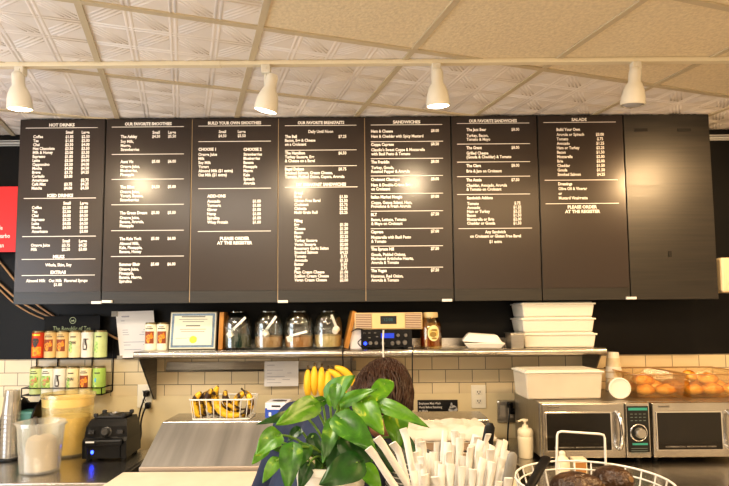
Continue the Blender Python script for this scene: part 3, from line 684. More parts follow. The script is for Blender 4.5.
cable('thin black cord hanging from the shelf right of the person\'s head',[(413,345),(412.3,360),(412.5,385),(413,410)],2.9,.003,'black',dl=[2.95,2.9,2.92,2.95])
cable('tangled black cord beside the white box on the shelf',[(351,332),(357,329),(365,331),(362,338),(358,343),(364,349)],2.945,.003,'black')
# ------------------------------------------------------------------ honey jar
q=W(431.5,350,2.98)
hj=thing('honey_jar','glass jar of honey with a pale label on the shelf','jar',(q.x,3.0,zsh+.001))
r=.058
obj('glass',MB().lathe([(0,.001),(r*.92,.001),(r,.012),(r,.105),(r*.95,.125),(r*.66,.158),(r*.62,.168),(r*.58,.168),(r*.6,.156),(r*.9,.122),(r*.95,.105),(r*.95,.012),(0,.006)],28),clear('honey_glass',(.93,.80,.48),.14,.04),hj)
obj('honey',MB().lathe([(0,.007),(r*.93,.013),(r*.93,.060),(0,.062)],24),mat('dark_honey',(.22,.045,.005),.15,coat=.6),hj)
obj('honey_film',MB().lathe([(r*.92,.06),(r*.92,.12),(r*.8,.135)],24),clear('honey_film',(.75,.50,.10),.1,.2,(.55,.33,.04),.35),hj)
obj('lid',MB().lathe([(r*.66,.163),(r*.68,.166),(r*.68,.187),(r*.62,.191),(0,.191)],24),mat('cream_lid',(.62,.50,.28),.4),hj)
m=MB(); m2=MB()
def jl(mb,r,ac,zc,wa,hz,n=20):
    vs=[(r*math.sin(ac),-r*math.cos(ac),zc)]+[(r*math.sin(ac+wa*math.cos(t)),-r*math.cos(ac+wa*math.cos(t)),zc+hz*math.sin(t)) for t in [2*PI*i/n for i in range(n)]]
    mb.add(vs,[[0,i+1,(i+1)%n+1] for i in range(n)],0,True)
jl(m,r+.001,.15,.082,.55,.042); jl(m2,r+.0016,.1,.075,.3,.014); jl(m2,r+.0016,.2,.098,.3,.006); jl(m2,r+.0016,.2,.055,.25,.005)
obj('label',m,mat('honey_label',(.78,.68,.36),.5),hj); obj('label_art',m2,mat('honey_label_art',(.30,.20,.05),.5),hj)
# ------------------------------------------------------------------ clamshell, steel box, bins
q=W(485,349,3.0)
cl=thing('takeout_container','white foam takeout container on the shelf left of the bins','container',(q.x,3.03,zsh+.001),math.radians(-8))
M['foam']=mat('white_foam',(.82,.78,.72),.6,bump=.05,bscale=120)
obj('base',MB().frustum((0,0,0),(.17,.14),(.215,.18),.028,bev=.006),'foam',cl)
obj('cover',MB().frustum((0,0,.029),(.215,.18),(.15,.115),.045,X=T((-.012,0,0))@RY(math.radians(4)),bev=.008),'foam',cl)
q=W(515,348.5,3.0)
tag(obj('steel_pan',MB().frustum((0,0,0),(.064,.12),(.070,.13),.075,bev=.004,cap_top=True).box((0,0,.077),(.078,.14,.004),.001),'steel',None,(q.x-.004,2.99,zsh+.001)),'small grey steel pan between the takeout container and the bins','pan')
a=W(523,348,2.97); b=W(598,348,2.97); w=b.x-a.x
def bin_(loc,label,wd,dp,h,bm='binplastic',grp='lidded white storage bins on the shelf'):
    t=thing('storage_bin',label,'storage bin',loc,0,grp)
    obj('tub',MB().frustum((0,0,0),(wd-.03,dp-.03),(wd-.012,dp-.012),h-.012,bev=.008),bm,t)
    obj('lid',MB().box((0,0,h-.009),(wd,dp,.010),.004).box((0,0,h-.002),(wd-.03,dp-.03,.006),.003),'binplastic',t); return t
bh=.0785; bx=(a.x+b.x)/2
bn=bin_((bx,3.085,zsh+.001),'lidded white plastic bin, bottom of the shelf stack',w,.24,bh)
dup(bn,(bx-.004,3.087,zsh+.001+bh+.002),'lidded white plastic bin, middle of the shelf stack'); dup(bn,(bx-.003,3.085,zsh+.001+2*(bh+.002)),'lidded white plastic bin, top of the shelf stack')
# ------------------------------------------------------------------ right counter, microwaves
ZK=.905
rct=thing('steel_counter','stainless steel counter carrying the two microwaves at right','counter',((.70+2.95)/2,2.7,0))
obj('worktop',MB().box((0,(2.22+WY)/2-2.7,ZK-.02),(2.25,WY-2.22-.02,.04),.004),'steel_x',rct)
obj('cabinet',MB().box((0,.1,.46),(2.2,.75,.80)),'steel_dark',rct)
for x in (-1.08,1.08): 
    for y in (-.4,.4): obj('leg',MB().tube([(x,y,0),(x,y,ZK-.04)],.018,10),'steel',rct)
MWD=2.68
M['steel_case']=mat('case_steel',(.42,.40,.37),.33,1,bump=.05,bscale=25,stretch=(2,40,2),var=.2,vscale=4)
def microwave(pa,pb,label):
    a=W(pa[0],pa[1],MWD); b=W(pb[0],pb[1],MWD); w=b.x-a.x; top=max(a.z,b.z); z0=ZK+.001; h=top-z0
    t=thing('microwave_oven',label,'microwave',((a.x+b.x)/2,MWD,z0),0,'steel microwaves side by side on the counter')
    fb=.022
    obj('case',MB().box((0,.225,(h+fb)/2),(w,.43,h-fb),.004),'steel_case',t)
    dw=w*.765; dx=-w/2+dw/2+.002; dz=(h+fb)/2
    dr=obj('door',MB().box((dx,-.006,dz),(dw-.004,.032,h-fb-.004),.005),'steel_x',t)
    ww,wh=dw*.76,(h-fb)*.66; wx=dx-dw*.06; wz=dz-.004
    obj('window_frame',MB().box((wx,-.023,wz),(ww+.014,.004,wh+.014),.002),'chrome',dr)
    obj('window',MB().box((wx,-.0255,wz),(ww,.003,wh),.001),mat('oven_glass',(.008,.007,.006),.12,coat=.3),dr)
    obj('lettering',MB().text('COMMERCIAL MICROWAVE OVEN',wx,wz-wh/2+.010,.0095,-.0276,'C',1.6,0,.01),mat('oven_letters',(.30,.28,.25),.5),dr)
    hx=dx+dw*.405
    obj('handle',MB().tube([(hx,-.02,dz+.085),(hx,-.045,dz+.075),(hx+.004,-.055,dz+.04),(hx+.005,-.057,dz),(hx+.004,-.055,dz-.04),(hx,-.045,dz-.075),(hx,-.02,dz-.085)],.010,10),'chrome',dr)
    obj('badge',MB().box((wx-ww/2+.035,-.0232,dz+wh/2+.024),(.05,.002,.009),.001),'steel_dark',dr)
    pw=w-dw; px=w/2-pw/2
    pn=obj('control_panel',MB().box((px,-.006,dz),(pw-.006,.032,h-fb-.004),.004),'steel_x',t)
    obj('panel_face',MB().box((px,-.0235,dz+.006),(pw-.022,.004,h-fb-.045),.001),mat('panel_black',(.015,.017,.018),.3),pn)
    teal=mat('teal_strip',(.05,.35,.30),.4)
    obj('teal_strip',MB().box((px,-.026,dz+.098),(pw-.032,.003,.012)),teal,pn); obj('teal_strip',MB().box((px+.004,-.026,dz-.062),(pw-.05,.003,.009)),teal,pn)
    kz=dz-.01
    obj('dial_ring',MB().tube([(px+.038*math.cos(q_),-.027,kz+.038*math.sin(q_)) for q_ in [2*PI*i/32 for i in range(32)]],.0032,8,closed=True),'chrome',pn)
    obj('dial',MB().lathe([(0,.022),(.020,.022),(.023,.018),(.025,0)],24,0,T((px+.004,-.026,kz))@RX(PI/2)),'steel',pn)
    m=MB()
    for r_ in range(3):
        for k in range(4): m.box((px-.03+.02*k,-.026,dz+.045+.015*r_),(.011,.002,.0035))
    obj('key_marks',m,mat('panel_marks',(.16,.20,.19),.5),pn); m=MB()
    for r_ in range(3): m.box((px,-.026,dz-.082-.010*r_),(pw-.045,.002,.0025))
    obj('panel_marks',m,mat('panel_marks',(.16,.20,.19),.5),pn)
    m=MB()
    for x in (-w/2+.04,w/2-.04):
        for y in (.04,.39): m.lathe([(0,0),(.016,0),(.018,fb)],12,0,T((x,y,0)))
    obj('feet',m,'black',t)
    return t,w,z0+h
mw,mwid,mtop=microwave((539,402.5),(647.5,402.5),'stainless steel microwave at left, under the large white tub')
mx2=mw.location.x+mwid+.004
mw2=dup(mw,(mx2,MWD,mw.location.z),'stainless steel microwave at right, cut by the photo edge, under the bun pans')
# ------------------------------------------------------------------ big tub, cups, bun pans
a=W(523,372,2.74); b=W(604.5,372,2.74); tw=b.x-a.x
M['tubplastic']=mat('milky_tub_plastic',(.68,.62,.52),.3,sss=.15,var=.08,vscale=6)
bt=bin_(((a.x+b.x)/2+.004,2.86,mtop+.001),'large translucent white lidded tub on the left microwave',tw,.22,W(560,371,2.74).z-mtop,'tubplastic',None)
bt.rotation_euler=(0,0,math.radians(2.5))
M['cup']=mat('white_paper_cup',(.82,.77,.68),.55)
M['cup2']=mat('printed_cup',(.80,.68,.48),.55,var=.2,vscale=25)
cupprof=[(.027,0),(.029,0),(.041,.098),(.043,.1),(.041,.102),(.039,.098),(.027,.004),(0,.004)]
q=W(615,377,2.84)
def cup(loc,label,X=None,m='cup',lid=False):
    t=thing('paper_cup',label,'cup',loc,0,'paper cups beside the white tub')
    obj('wall',MB().lathe(cupprof,24,0,X),m,t)
    obj('band',MB().lathe([(.0335,.03),(.0388,.075)],24,0,X),'cup2',t)
    if lid: obj('lid',MB().lathe([(.044,.096),(.045,.098),(.045,.106),(.040,.108),(.038,.104),(0,.104)],28,0,X),'cup',t)
    return t
# lying cup at the front
zz=mtop+.001
lc=W(618.5,385,2.78)
Xc=T((0,0,.0525))@RZ(math.radians(-8))@RX(math.radians(90))@Matrix.Scale(1.14,4)
cup((lc.x+.01,2.87,zz),'lidded white paper cup lying on its side, lid towards the camera',Xc,'cup',True)
Xc2=RX(PI)@T((0,0,-.102))
uc=W(614.5,380,3.05)
for k in range(4): cup((uc.x-.006+.001*k,3.05,zz+.001+.034*k),['upside-down white paper cup at the bottom of the cup stack','upside-down white paper cup second in the cup stack','upside-down white paper cup third in the cup stack','upside-down white paper cup on top of the cup stack'][k],Xc2)
M['amber']=clear('amber_plastic',(.97,.90,.76),.12,.06,(.75,.52,.24),.04)
def pan(x0,x1,label,d0=2.76,d1=3.12):
    z=mtop+.001; h=.115
    t=thing('bun_pan',label,'pan',((x0+x1)/2,(d0+d1)/2,z),0,'amber plastic pans of buns on the microwaves')
    w,dp=x1-x0,d1-d0; m=MB()
    def ring(f,zz,th): return [(sx*(w/2*f-th),sy*(dp/2*f-th),zz) for sx,sy in ((-1,-1),(1,-1),(1,1),(-1,1))]
    vs=ring(.90,0,0)+ring(1,h,0)+ring(1,h,.002)+ring(.90,.003,.002)
    fs=[[0,1,2,3],[12,13,14,15]]
    for k in range(3): fs+=[[4*k+i,4*k+(i+1)%4,4*k+4+(i+1)%4,4*k+4+i] for i in range(4)]
    m.add(vs,fs); obj('pan_wall',m,'amber',t)
    rim=[Vector((sx*w/2,sy*dp/2,h)) for sx,sy in ((-1,-1),(1,-1),(1,1),(-1,1))]
    obj('rim',MB().tube(rim,.004,6,closed=True),clear('amber_rim',(.9,.7,.42),.2,.08,(.75,.55,.28),.35),t)
    return t
pA0=W(641,398,2.76).x; pA1=W(683,398,2.76).x+.02; pB0=pA1+.012; pB1=pB0+.33
pan(pA0-.02,pA1,'amber plastic pan of buns beside the paper cups'); pan(pB0,pB1,'amber plastic pan of buns at the photo\'s right edge')
def bun_mat():
    m,n,l,b,o=nt('glazed_bun'); tc=n.new('ShaderNodeTexCoord'); sp=n.new('ShaderNodeSeparateXYZ'); l.new(tc.outputs['Object'],sp.inputs[0])
    t=n.new('ShaderNodeTexNoise'); t.inputs['Scale'].default_value=22; t.inputs['Detail'].default_value=4; l.new(tc.outputs['Object'],t.inputs[0])
    ad=n.new('ShaderNodeMath'); ad.operation='MULTIPLY_ADD'; ad.inputs[1].default_value=8.5; l.new(sp.outputs[2],ad.inputs[0]); l.new(t.outputs['Fac'],ad.inputs[2])
    r=n.new('ShaderNodeValToRGB'); e=r.color_ramp.elements; e[0].position=.58; e[0].color=(.95,.68,.24,1); e[1].position=1.0; e[1].color=(.30,.075,.012,1); k=e.new(.8); k.color=(.82,.38,.05,1)
    l.new(ad.outputs[0],r.inputs[0]); l.new(r.outputs[0],b.inputs['Base Color']); b.inputs['Roughness'].default_value=.25; b.inputs['Coat Weight'].default_value=.3; return m
M['bun']=bun_mat()
def bun(loc,label,r,rz,rx=0):
    m=MB().ell((0,0,0),(1,1,1),24,16)
    for i,v in enumerate(m.v):
        k=1+.05*math.cos(v.x*6)*(1 if v.z>0 else .3)
        m.v[i]=Vector((v.x*r*1.2*(1-.08*v.y*v.y),v.y*r*.86*k,(v.z*k*.74 if v.z>0 else v.z*.55)*r))
    m.v=[v+Vector((0,0,.55*r)) for v in m.v]
    o=obj('bun',m,'bun',None,loc); o.rotation_euler=(rx,0,rz); return tag(o,label,'bun','glazed buns in the amber pans')
zb=mtop+.0075
ax=pA0-.02
w1=['front left on the bottom','front right on the bottom','back left on the bottom','back right on the bottom','resting on top at left','lying on top at the back']
for k,(x,y,z,r,rz,rx) in enumerate(((.085,2.845,0,.042,.25,0),(.19,2.85,0,.042,-.2,0),(.09,2.965,0,.044,.5,0),(.195,2.97,0,.044,.1,0),(.095,2.885,.042,.046,-.3,.15),(.14,3.04,.02,.042,.8,0))):
    bun((ax+x,y,zb+z),'glazed golden bun '+w1[k]+' of the pan beside the cups',r,rz,rx)
w2=['front left on the bottom','front middle on the bottom','front right on the bottom','back left on the bottom','back middle on the bottom','on top at left, standing highest','on top at middle','back right on the bottom']
for k,(x,y,z,r,rz,rx) in enumerate(((.07,2.84,0,.042,.3,0),(.165,2.845,0,.044,-.2,0),(.262,2.85,0,.042,.3,0),(.08,2.95,0,.045,.3,0),(.175,2.97,0,.045,-.3,0),(.09,2.93,.062,.040,1.1,.5),(.17,2.89,.045,.045,.2,.15),(.265,2.96,0,.044,.3,0))):
    bun((pB0+x,y,zb+z),'glazed golden bun '+w2[k]+' of the right pan',r,rz,rx)
# ------------------------------------------------------------------ soap, bottle, small box on the right counter
q=on(526,457.5,ZK)
sp=thing('soap_dispenser','cream pump soap dispenser left of the microwaves','soap dispenser',(q.x,q.y,ZK+.001))
M['cream']=mat('cream_plastic',(.84,.76,.58),.35)
obj('bottle',MB().lathe([(0,0),(.031,0),(.034,.004),(.037,.085),(.037,.098),(.035,.102),(.037,.106),(.037,.128),(.030,.138),(.016,.142),(.014,.155),(0,.156)],24),'cream',sp)
obj('pump',MB().lathe([(.006,.155),(.006,.172),(.015,.173),(.015,.182),(0,.184)],16).tube([(0,0,.178),(-.02,-.005,.178),(-.036,-.008,.172)],.005,8),'cream',sp)
q=on(563,478,ZK)
sb=thing('squeeze_bottle','small white bottle on the steel counter behind the avocados','bottle',(q.x,q.y,ZK+.001))
obj('body',MB().lathe([(0,0),(.028,0),(.030,.004),(.030,.075),(.014,.09),(.013,.093)],20),'cream',sb); obj('cap',MB().lathe([(.013,.092),(.013,.105),(.006,.112),(0,.113)],16),'white',sb)
q=on(579,477,ZK)
tb=thing('small_carton','small white carton with a brown label behind the avocados','carton',(q.x,q.y,ZK+.001)); obj('carton',MB().box((0,0,.04),(.056,.05,.08),.003),'cream',tb); obj('label',MB().box((0,-.0262,.045),(.044,.002,.042)),mat('brown_label',(.42,.20,.06),.5),tb)
# ------------------------------------------------------------------ wall outlets, card
def outlet(px,py,label,metal=False):
    q=W(px,py,WY-.004)
    t=thing('wall_outlet',label,'outlet',(q.x,WY-.004,q.z-.065))
    if not metal:
        obj('cover_plate',MB().box((0,-.004,.065),(.082,.008,.13),.003),mat('ivory_plate',(.84,.79,.66),.35),t)
        for z in (.04,.09):
            f=obj('socket',MB().box((0,-.009,z),(.034,.004,.028),.006),'white',t)
            obj('slots',MB().box((-.007,-.0115,z+.003),(.003,.002,.010)).box((.007,-.0115,z+.003),(.003,.002,.010)).box((0,-.0115,z-.008),(.005,.002,.005)),'black',f)
    else:
        obj('cover_plate',MB().box((0,-.01,.065),(.105,.02,.125),.012),'steel',t)
        for x in (-.022,.022): obj('socket',MB().box((x,-.021,.065),(.032,.004,.07),.004),mat('taupe_socket',(.42,.36,.28),.4),t)
    return t
outlet(478.5,396.5,'ivory double wall outlet on the cream wall right of the card'); outlet(506,411,'square metal wall outlet with black plug, above the soap dispenser',True)
outlet(145,396,'ivory wall outlet with two black plugs beside the shelf bracket')
M['cord']=M['black']
def plug(px,py,label,pts,dl):
    q=W(px,py,WY-.04); t=thing('power_plug',label,'plug',q)
    obj('plug_body',MB().box((0,.0,0),(.03,.035,.034),.008),'black',t)
    w_=[W(x,y,dl[i])-q for i,(x,y) in enumerate(pts)]; sm=[]
    for i in range(len(w_)-1):
        a=w_[max(i-1,0)];b=w_[i];c=w_[i+1];e=w_[min(i+2,len(w_)-1)]
        for k in range(6):
            s_=k/6; sm.append(.5*((2*b)+(c-a)*s_+(2*a-5*b+4*c-e)*s_*s_+(3*b-a-3*c+e)*s_**3))
    sm.append(w_[-1]); obj('cord',MB().tube(sm,.0045,6),'black',t)
plug(510,405,'black plug with cord hanging down from the metal outlet',[(510,405),(509.5,412),(508,430),(507.5,445)],[3.17,3.12,3.1,3.08])
plug(512,411,'lower black plug in the metal outlet, its cord running right',[(512,411),(518,413),(524,420),(531,430)],[3.17,3.13,3.1,3.1])
plug(146.5,393.5,'upper black plug beside the shelf bracket, with looping cord',[(146,394),(143,402),(140,412),(138,425),(137,437)],[3.16,3.14,3.13,3.12,3.12])
plug(148,405.5,'lower black plug beside the shelf bracket, with looping cord',[(147,406),(144,411),(141,422),(141,434),(140,440)],[3.16,3.14,3.13,3.12,3.12])
a=W(417.5,400,WY-.004); b=W(457.8,413.5,WY-.004)
hs=thing('wall_card','black card with white lettering and a hand picture on the cream wall','sign',((a.x+b.x)/2,WY-.004,b.z)); hh=a.z-b.z; ww=b.x-a.x
obj('card',MB().box((0,-.002,hh/2),(ww,.004,hh),.001),mat('card_black',(.01,.01,.012),.4),hs)
m=MB()
for k,s_ in enumerate(('Employees Must Wash','Hands Before Returning','to Work')): m.text(s_,-ww/2+.008,hh*.68-k*.021,.0185,-.0046,'L',.72,0,.01)
obj('lettering',m,'lettering',hs)
m=MB()
for x,z,rx_,rz_ in ((.085,.035,.02,.012),(.075,.022,.016,.010),(.098,.024,.014,.012),(.078,.05,.006,.012)):
    m.add([(x+rx_*math.cos(2*PI*i/14),-.0045,z+rz_*math.sin(2*PI*i/14)) for i in range(14)],[list(range(14))])
obj('hand_picture',m,mat('card_grey',(.5,.5,.5),.6),hs)
# ------------------------------------------------------------------ prep station
zl=W(165,421.8,2.76).z; l0=W(143.5,467.5,2.49); xsl=-.983; xsr=.60
ps=thing('prep_station','stainless steel prep table with sloped lid behind the person','prep table',((xsl+xsr)/2,2.6,0)); hw=(xsr-xsl)/2
xo=(xsl+xsr)/2
obj('ledge',MB().box((0,(2.76+2.99)/2-2.6,zl-.012),(hw*2,.23,.024),.004),'steel_x',ps)
zlow=l0.z
xg=W(309,430,2.7).x-xo
def slab(x0,x1):
    t0=Vector((0,2.755-2.6,zl-.004)); t1=Vector((0,2.49-2.6,zlow)); m=MB(); th=Vector((0,0,-.02))
    vs=[]
    for x in (x0,x1):
        for p in (t0,t1,t1+th,t0+th): vs.append(p+Vector((x,0,0)))
    m.add(vs,[[0,1,2,3],[4,5,6,7],[0,1,5,4],[1,2,6,5],[2,3,7,6],[3,0,4,7]]); return m
M['lidsteel']=mat('lid_steel',(.58,.56,.54),.30,.72,bump=.012,bscale=8,stretch=(9,.6,.6),var=.32,vscale=1.6)
obj('lid',slab(-hw,xg),'lidsteel',ps)
obj('lid_strip',MB().box(((-hw+xg)/2,2.485-2.6,zlow-.006),(xg+hw,.012,.02),.002),mat('pinkish_strip',(.5,.42,.36),.4,.6),ps)
zcb=W(200,471.0,2.465).z
obj('cabinet',MB().box((0,(2.2+3.1)/2-2.6,(zcb-.026+.06)/2),(hw*2-.02,.88,zcb-.086),.004),'steel_dark',ps)
obj('rear_box',MB().box((0,(2.8+2.98)/2-2.6,.96),(hw*2-.02,.18,zl-.024-.86),.003),'steel_dark',ps)
obj('pan_rail',MB().box(((xg+hw)/2+.0,2.6-2.6,.895),(hw-xg,.28,.05),.003),'steel_dark',ps)
for s_ in (-1,1): obj('side_cheek',MB().prism([(2.5-2.6,.86),(2.78-2.6,.86),(2.78-2.6,zl-.03),(2.5-2.6,zlow-.03)],-.008,.008,0,T((s_*(hw-.01),0,0))@Matrix(((0,1,0,0),(1,0,0,0),(0,0,1,0),(0,0,0,1)))),'steel',ps)
for s_ in (-1,1):
    for y in (-.35,.45): obj('caster',MB().lathe([(0,-.02),(.035,-.02),(.04,0),(.035,.02),(0,.02)],16,0,T((s_*(hw-.1),y,.04))@RY(PI/2)),'black',ps)
zcb=W(200,471.0,2.465).z
tag(obj('cutting_board',MB().box((-.03,0,.012),(hw*2+.06,.34,.024),.005),mat('cream_cutting_board',(.68,.60,.47),.5,var=.08,vscale=9,bump=.05),None,(xo,2.465-.175,zcb-.024)),'long cream plastic cutting board along the prep table front','cutting board')
# ------------------------------------------------------------------ wire baskets and bananas
def banana_mat(name,spots):
    m,n,l,b,o=nt(name); tc=n.new('ShaderNodeTexCoord'); t=n.new('ShaderNodeTexNoise'); t.inputs['Scale'].default_value=34; t.inputs['Detail'].default_value=6; l.new(tc.outputs['Object'],t.inputs[0])
    r=n.new('ShaderNodeValToRGB'); e=r.color_ramp.elements; e[0].position=spots-.06; e[0].color=(.035,.014,.006,1); e[1].position=spots+.07; e[1].color=(.78,.48,.03,1)
    l.new(t.outputs['Fac'],r.inputs[0]); l.new(r.outputs[0],b.inputs['Base Color']); b.inputs['Roughness'].default_value=.45; return m
M['ban']=banana_mat('yellow_banana_skin',.30); M['ban_mid']=banana_mat('spotted_banana_skin',.46); M['ban_old']=banana_mat('brown_banana_skin',.55)
M['banstem']=mat('banana_stem',(.06,.04,.015),.6)
def banana(loc,label,grp,mt,R=.085,arc=1.9,rot=(0,0,0),r=.0175,a0=None):
    t=thing('banana',label,'banana',loc,0,grp); t.rotation_euler=rot
    n=14; pts=[]; rr=[]
    a0=-arc/2 if a0 is None else a0
    for i in range(n+1):
        a=a0+arc*i/n; pts.append((R*math.sin(a),0,R-R*math.cos(a))); s_=i/n
        rr.append(r*max(.22,min(1,math.sin(PI*(.06+.88*s_))**.5*1.02)))
    obj('skin',MB().tube(pts,rr,7),mt,t)
    a=a0+arc; e0=Vector(pts[-1]); d=(e0-Vector(pts[-2])).normalized()
    obj('stem',MB().tube([e0-d*.004,e0+d*.012,e0+d*.024],[r*.3,r*.22,r*.28],6),'banstem',t)
    obj('tip',MB().ell(pts[0],(r*.24,r*.24,r*.24),8,6),'banstem',t)
    return t
def wire_basket(x0,x1,y0,y1,zb_,h,label,nw,inset=.012):
    t=thing('wire_basket',label,'basket',((x0+x1)/2,(y0+y1)/2,zb_)); w=(x1-x0)/2; dp=(y1-y0)/2
    def rect(ww,dd,z): 
        out=[]; c=.018
        for sx,sy,a in ((1,1,0),(-1,1,PI/2),(-1,-1,PI),(1,-1,3*PI/2)):
            for k in range(4): out.append((sx*(ww-c)+c*math.cos(a+k*PI/6),sy*(dd-c)+c*math.sin(a+k*PI/6),z))
        return out
    obj('rim',MB().tube(rect(w,dp,h),.0042,8,closed=True),'whitewire',t)
    m=MB().tube(rect(w-inset,dp-inset,.003),.003,6,closed=True)
    for k in range(nw):
        x=(-1+2*(k+.5)/nw)
        m.tube([(x*w,-dp,h),(x*(w-inset),-dp+inset,.003),(x*(w-inset),dp-inset,.003),(x*w,dp,h)],.0026,6)
    for k in range(4):
        y=(-1+2*(k+.5)/4)
        m.tube([(-w,y*dp,h),(-w+inset,y*(dp-inset),.003),(w-inset,y*(dp-inset),.003),(w,y*dp,h)],.0026,6)
    obj('wires',m,'whitewire',t); return t
a=W(194,417,2.83); b=W(249.5,417,2.83)
bx0,bx1=a.x-.012,b.x+.018
wire_basket(bx0,bx1,2.78,2.97,zl+.001,W(220,398.5,2.83).z-zl,'white wire basket of browning bananas on the prep table ledge',9)
gb='browning bananas in the left wire basket'; zz=zl+.012
D=[(198,405,2.83,'ban_mid',88,'spotted banana standing at the left end of the left basket'),(204.5,404,2.87,'ban_old',95,'dark brown banana standing second from left in the left basket'),
   (211,402,2.83,'ban_old',80,'blackened banana standing left of the yellow one in the left basket'),(226,410,2.815,'ban',28,'yellow curved banana at the front of the left basket'),
   (219,399,2.88,'ban_mid',70,'spotted banana rising behind the yellow one in the left basket'),(231,402,2.87,'ban_old',50,'brown banana at the middle back of the left basket'),
   (239,403,2.90,'ban_mid',110,'spotted banana at the back right of the left basket'),(246.5,404,2.84,'ban_old',-85,'brown banana standing at the right end of the left basket')]
for px,py,d,mt,ang,lab in D:
    r3=Matrix.Rotation(math.radians(ang),3,'Y'); off=r3@Vector((0,0,.018)); q=W(px,py,d)
    banana((q.x-off.x,d,q.z-off.z),lab,gb,mt,rot=(0,math.radians(ang),0),R=.072 if mt!='ban' else .095,arc=2.0 if mt!='ban' else 1.7,r=.0195)
a=W(303,392,2.9); b=W(352,392,2.9)
wire_basket(a.x-.01,b.x+.06,2.80,2.98,zl+.001,.06,'white wire basket of fresh yellow bananas beside the person\'s head',9)
gb='fresh yellow bananas in the right wire basket'
fb_=[(308,384,'leftmost'),(314.5,381,'second from left'),(321.5,382,'third from left'),(328,384,'fourth from left'),(337.5,381,'fifth from left, leaning'),(345,376.5,'rightmost, leaning')]
for k,(px,py,lab) in enumerate(fb_):
    q=W(px,py,2.90)
    t=banana((q.x,2.90,q.z),lab+' fresh yellow banana in the right wire basket',gb,'ban',R=.12,arc=1.25,rot=(0,math.radians([-82,-86,-92,-96,-128,-134][k]),math.radians(-90) if k<4 else math.radians(0)),r=.0205)
    # centre the fruit on its point
    off=t.rotation_euler.to_matrix()@Vector((0,0,.018)); t.location=(q.x-off.x,2.90-off.y,q.z-off.z)
# ------------------------------------------------------------------ small blue box
a=W(265.5,421,2.82); b=W(288,403,2.82)
bb=thing('glove_box','blue and white box on the prep table ledge right of the bananas','box',((a.x+b.x)/2,2.89,zl+.001),math.radians(-4)); w=b.x-a.x; h=b.z-zl
obj('carton',MB().box((0,0,h/2),(w,.13,h),.002),mat('box_white',(.74,.74,.80),.5),bb)
obj('blue_panel',MB().box((0,-.0655,h*.33),(w*.98,.002,h*.62)),mat('box_blue',(.03,.08,.42),.45),bb)
obj('opening',MB().add([(.035*math.cos(2*PI*i/16)*1.1+.005,.035*math.sin(2*PI*i/16)*.8,h+.0008) for i in range(16)],[list(range(16))]).box((.0,-.066,h*.78),(w*.4,.002,h*.1)),'black',bb)
m=MB().text('GLOVES',0,h*.5,.02,-.0668,'C',1,0,.02) if 0 else MB().box((-.005,-.0668,h*.60),(w*.7,.001,.006)).box((-.03,-.0668,h*.25),(.012,.001,.018)); obj('print',m,'paper',bb)
# ------------------------------------------------------------------ trays and cloth right of the person
q=on(450,452,.95)
M['traygrey']=mat('stacked_tray_metal',(.42,.33,.26),.4,.6)
tw_=.42
for k in range(3):
    t=thing('sheet_tray',['shallow metal tray, lowest of the stack under the white cloth','shallow metal tray, middle of the stack under the white cloth','shallow metal tray, top of the stack under the white cloth'][k],'tray',(.315+.004*k,2.60,.921+.045*k),math.radians(1-k),'stacked trays on the prep table')
    obj('pan',MB().frustum((0,0,0),(tw_-.04,.24),(tw_-.01,.27),.040,bev=.003),'traygrey',t); obj('rim',MB().box((0,0,.041),(tw_,.285,.004),.0015),'steel',t)
m=MB(); nx,ny=40,24; vs=[];fs=[]
for i in range(nx+1):
    for j in range(ny+1):
        u=i/nx*2-1; v=j/ny*2-1
        z=.035+.022*noise.noise(Vector((u*3,v*2.2,1.3)))+.014*noise.noise(Vector((u*8,v*6,4)))
        ex=max(abs(u),abs(v)); z*= (1-max(0,(ex-.75)/.25)**2*.9)
        vs.append((u*.245+.012*noise.noise(Vector((v*4,2,u))),v*.14+.012*noise.noise(Vector((u*4,7,v))),z+.012))
for i in range(nx):
    for j in range(ny): fs.append([i*(ny+1)+j,(i+1)*(ny+1)+j,(i+1)*(ny+1)+j+1,i*(ny+1)+j+1])
m.add(vs,fs,0,True)
n0=len(vs); vb=[(v[0],v[1],.0) for v in vs]; m.add(vb,[f[::-1] for f in fs],0,False)
ring=[i*(ny+1) for i in range(nx+1)]+[nx*(ny+1)+j for j in range(1,ny+1)]+[i*(ny+1)+ny for i in range(nx-1,-1,-1)]+[j for j in range(ny-1,0,-1)]
for k in range(len(ring)): a_,b_=ring[k],ring[(k+1)%len(ring)]; m.f.append([a_,b_,b_+n0,a_+n0]); m.m.append(0); m.s.append(True)
tag(obj('folded_cloth',m,mat('white_cloth',(.62,.57,.50),.8,bump=.2,bscale=30),None,(.32,2.6,.921+.135)),'crumpled white cloth folded on the tray stack beside the person','cloth')
# ------------------------------------------------------------------ left counter with blender, buckets, cups
lx1=-1.08
lc_=thing('steel_worktop','stainless steel counter at left carrying blender base and tubs','counter',((XL+.05+lx1)/2,2.7,0)); w=lx1-XL-.05
y0_=on(60,483,ZK).y
obj('worktop',MB().box((0,(y0_+3.0)/2-2.7,ZK-.02),(w,3.0-y0_,.04),.006),'steel_x',lc_)
obj('edge_strip',MB().box((w/2+.004,(y0_+3.0)/2-2.7,ZK-.022),(.03,3.0-y0_+.01,.05),.006),mat('dark_edge',(.05,.045,.04),.25,.6),lc_)
obj('cabinet',MB().box((0,.0,.44),(w-.04,.62,.84),.004),'steel_dark',lc_)
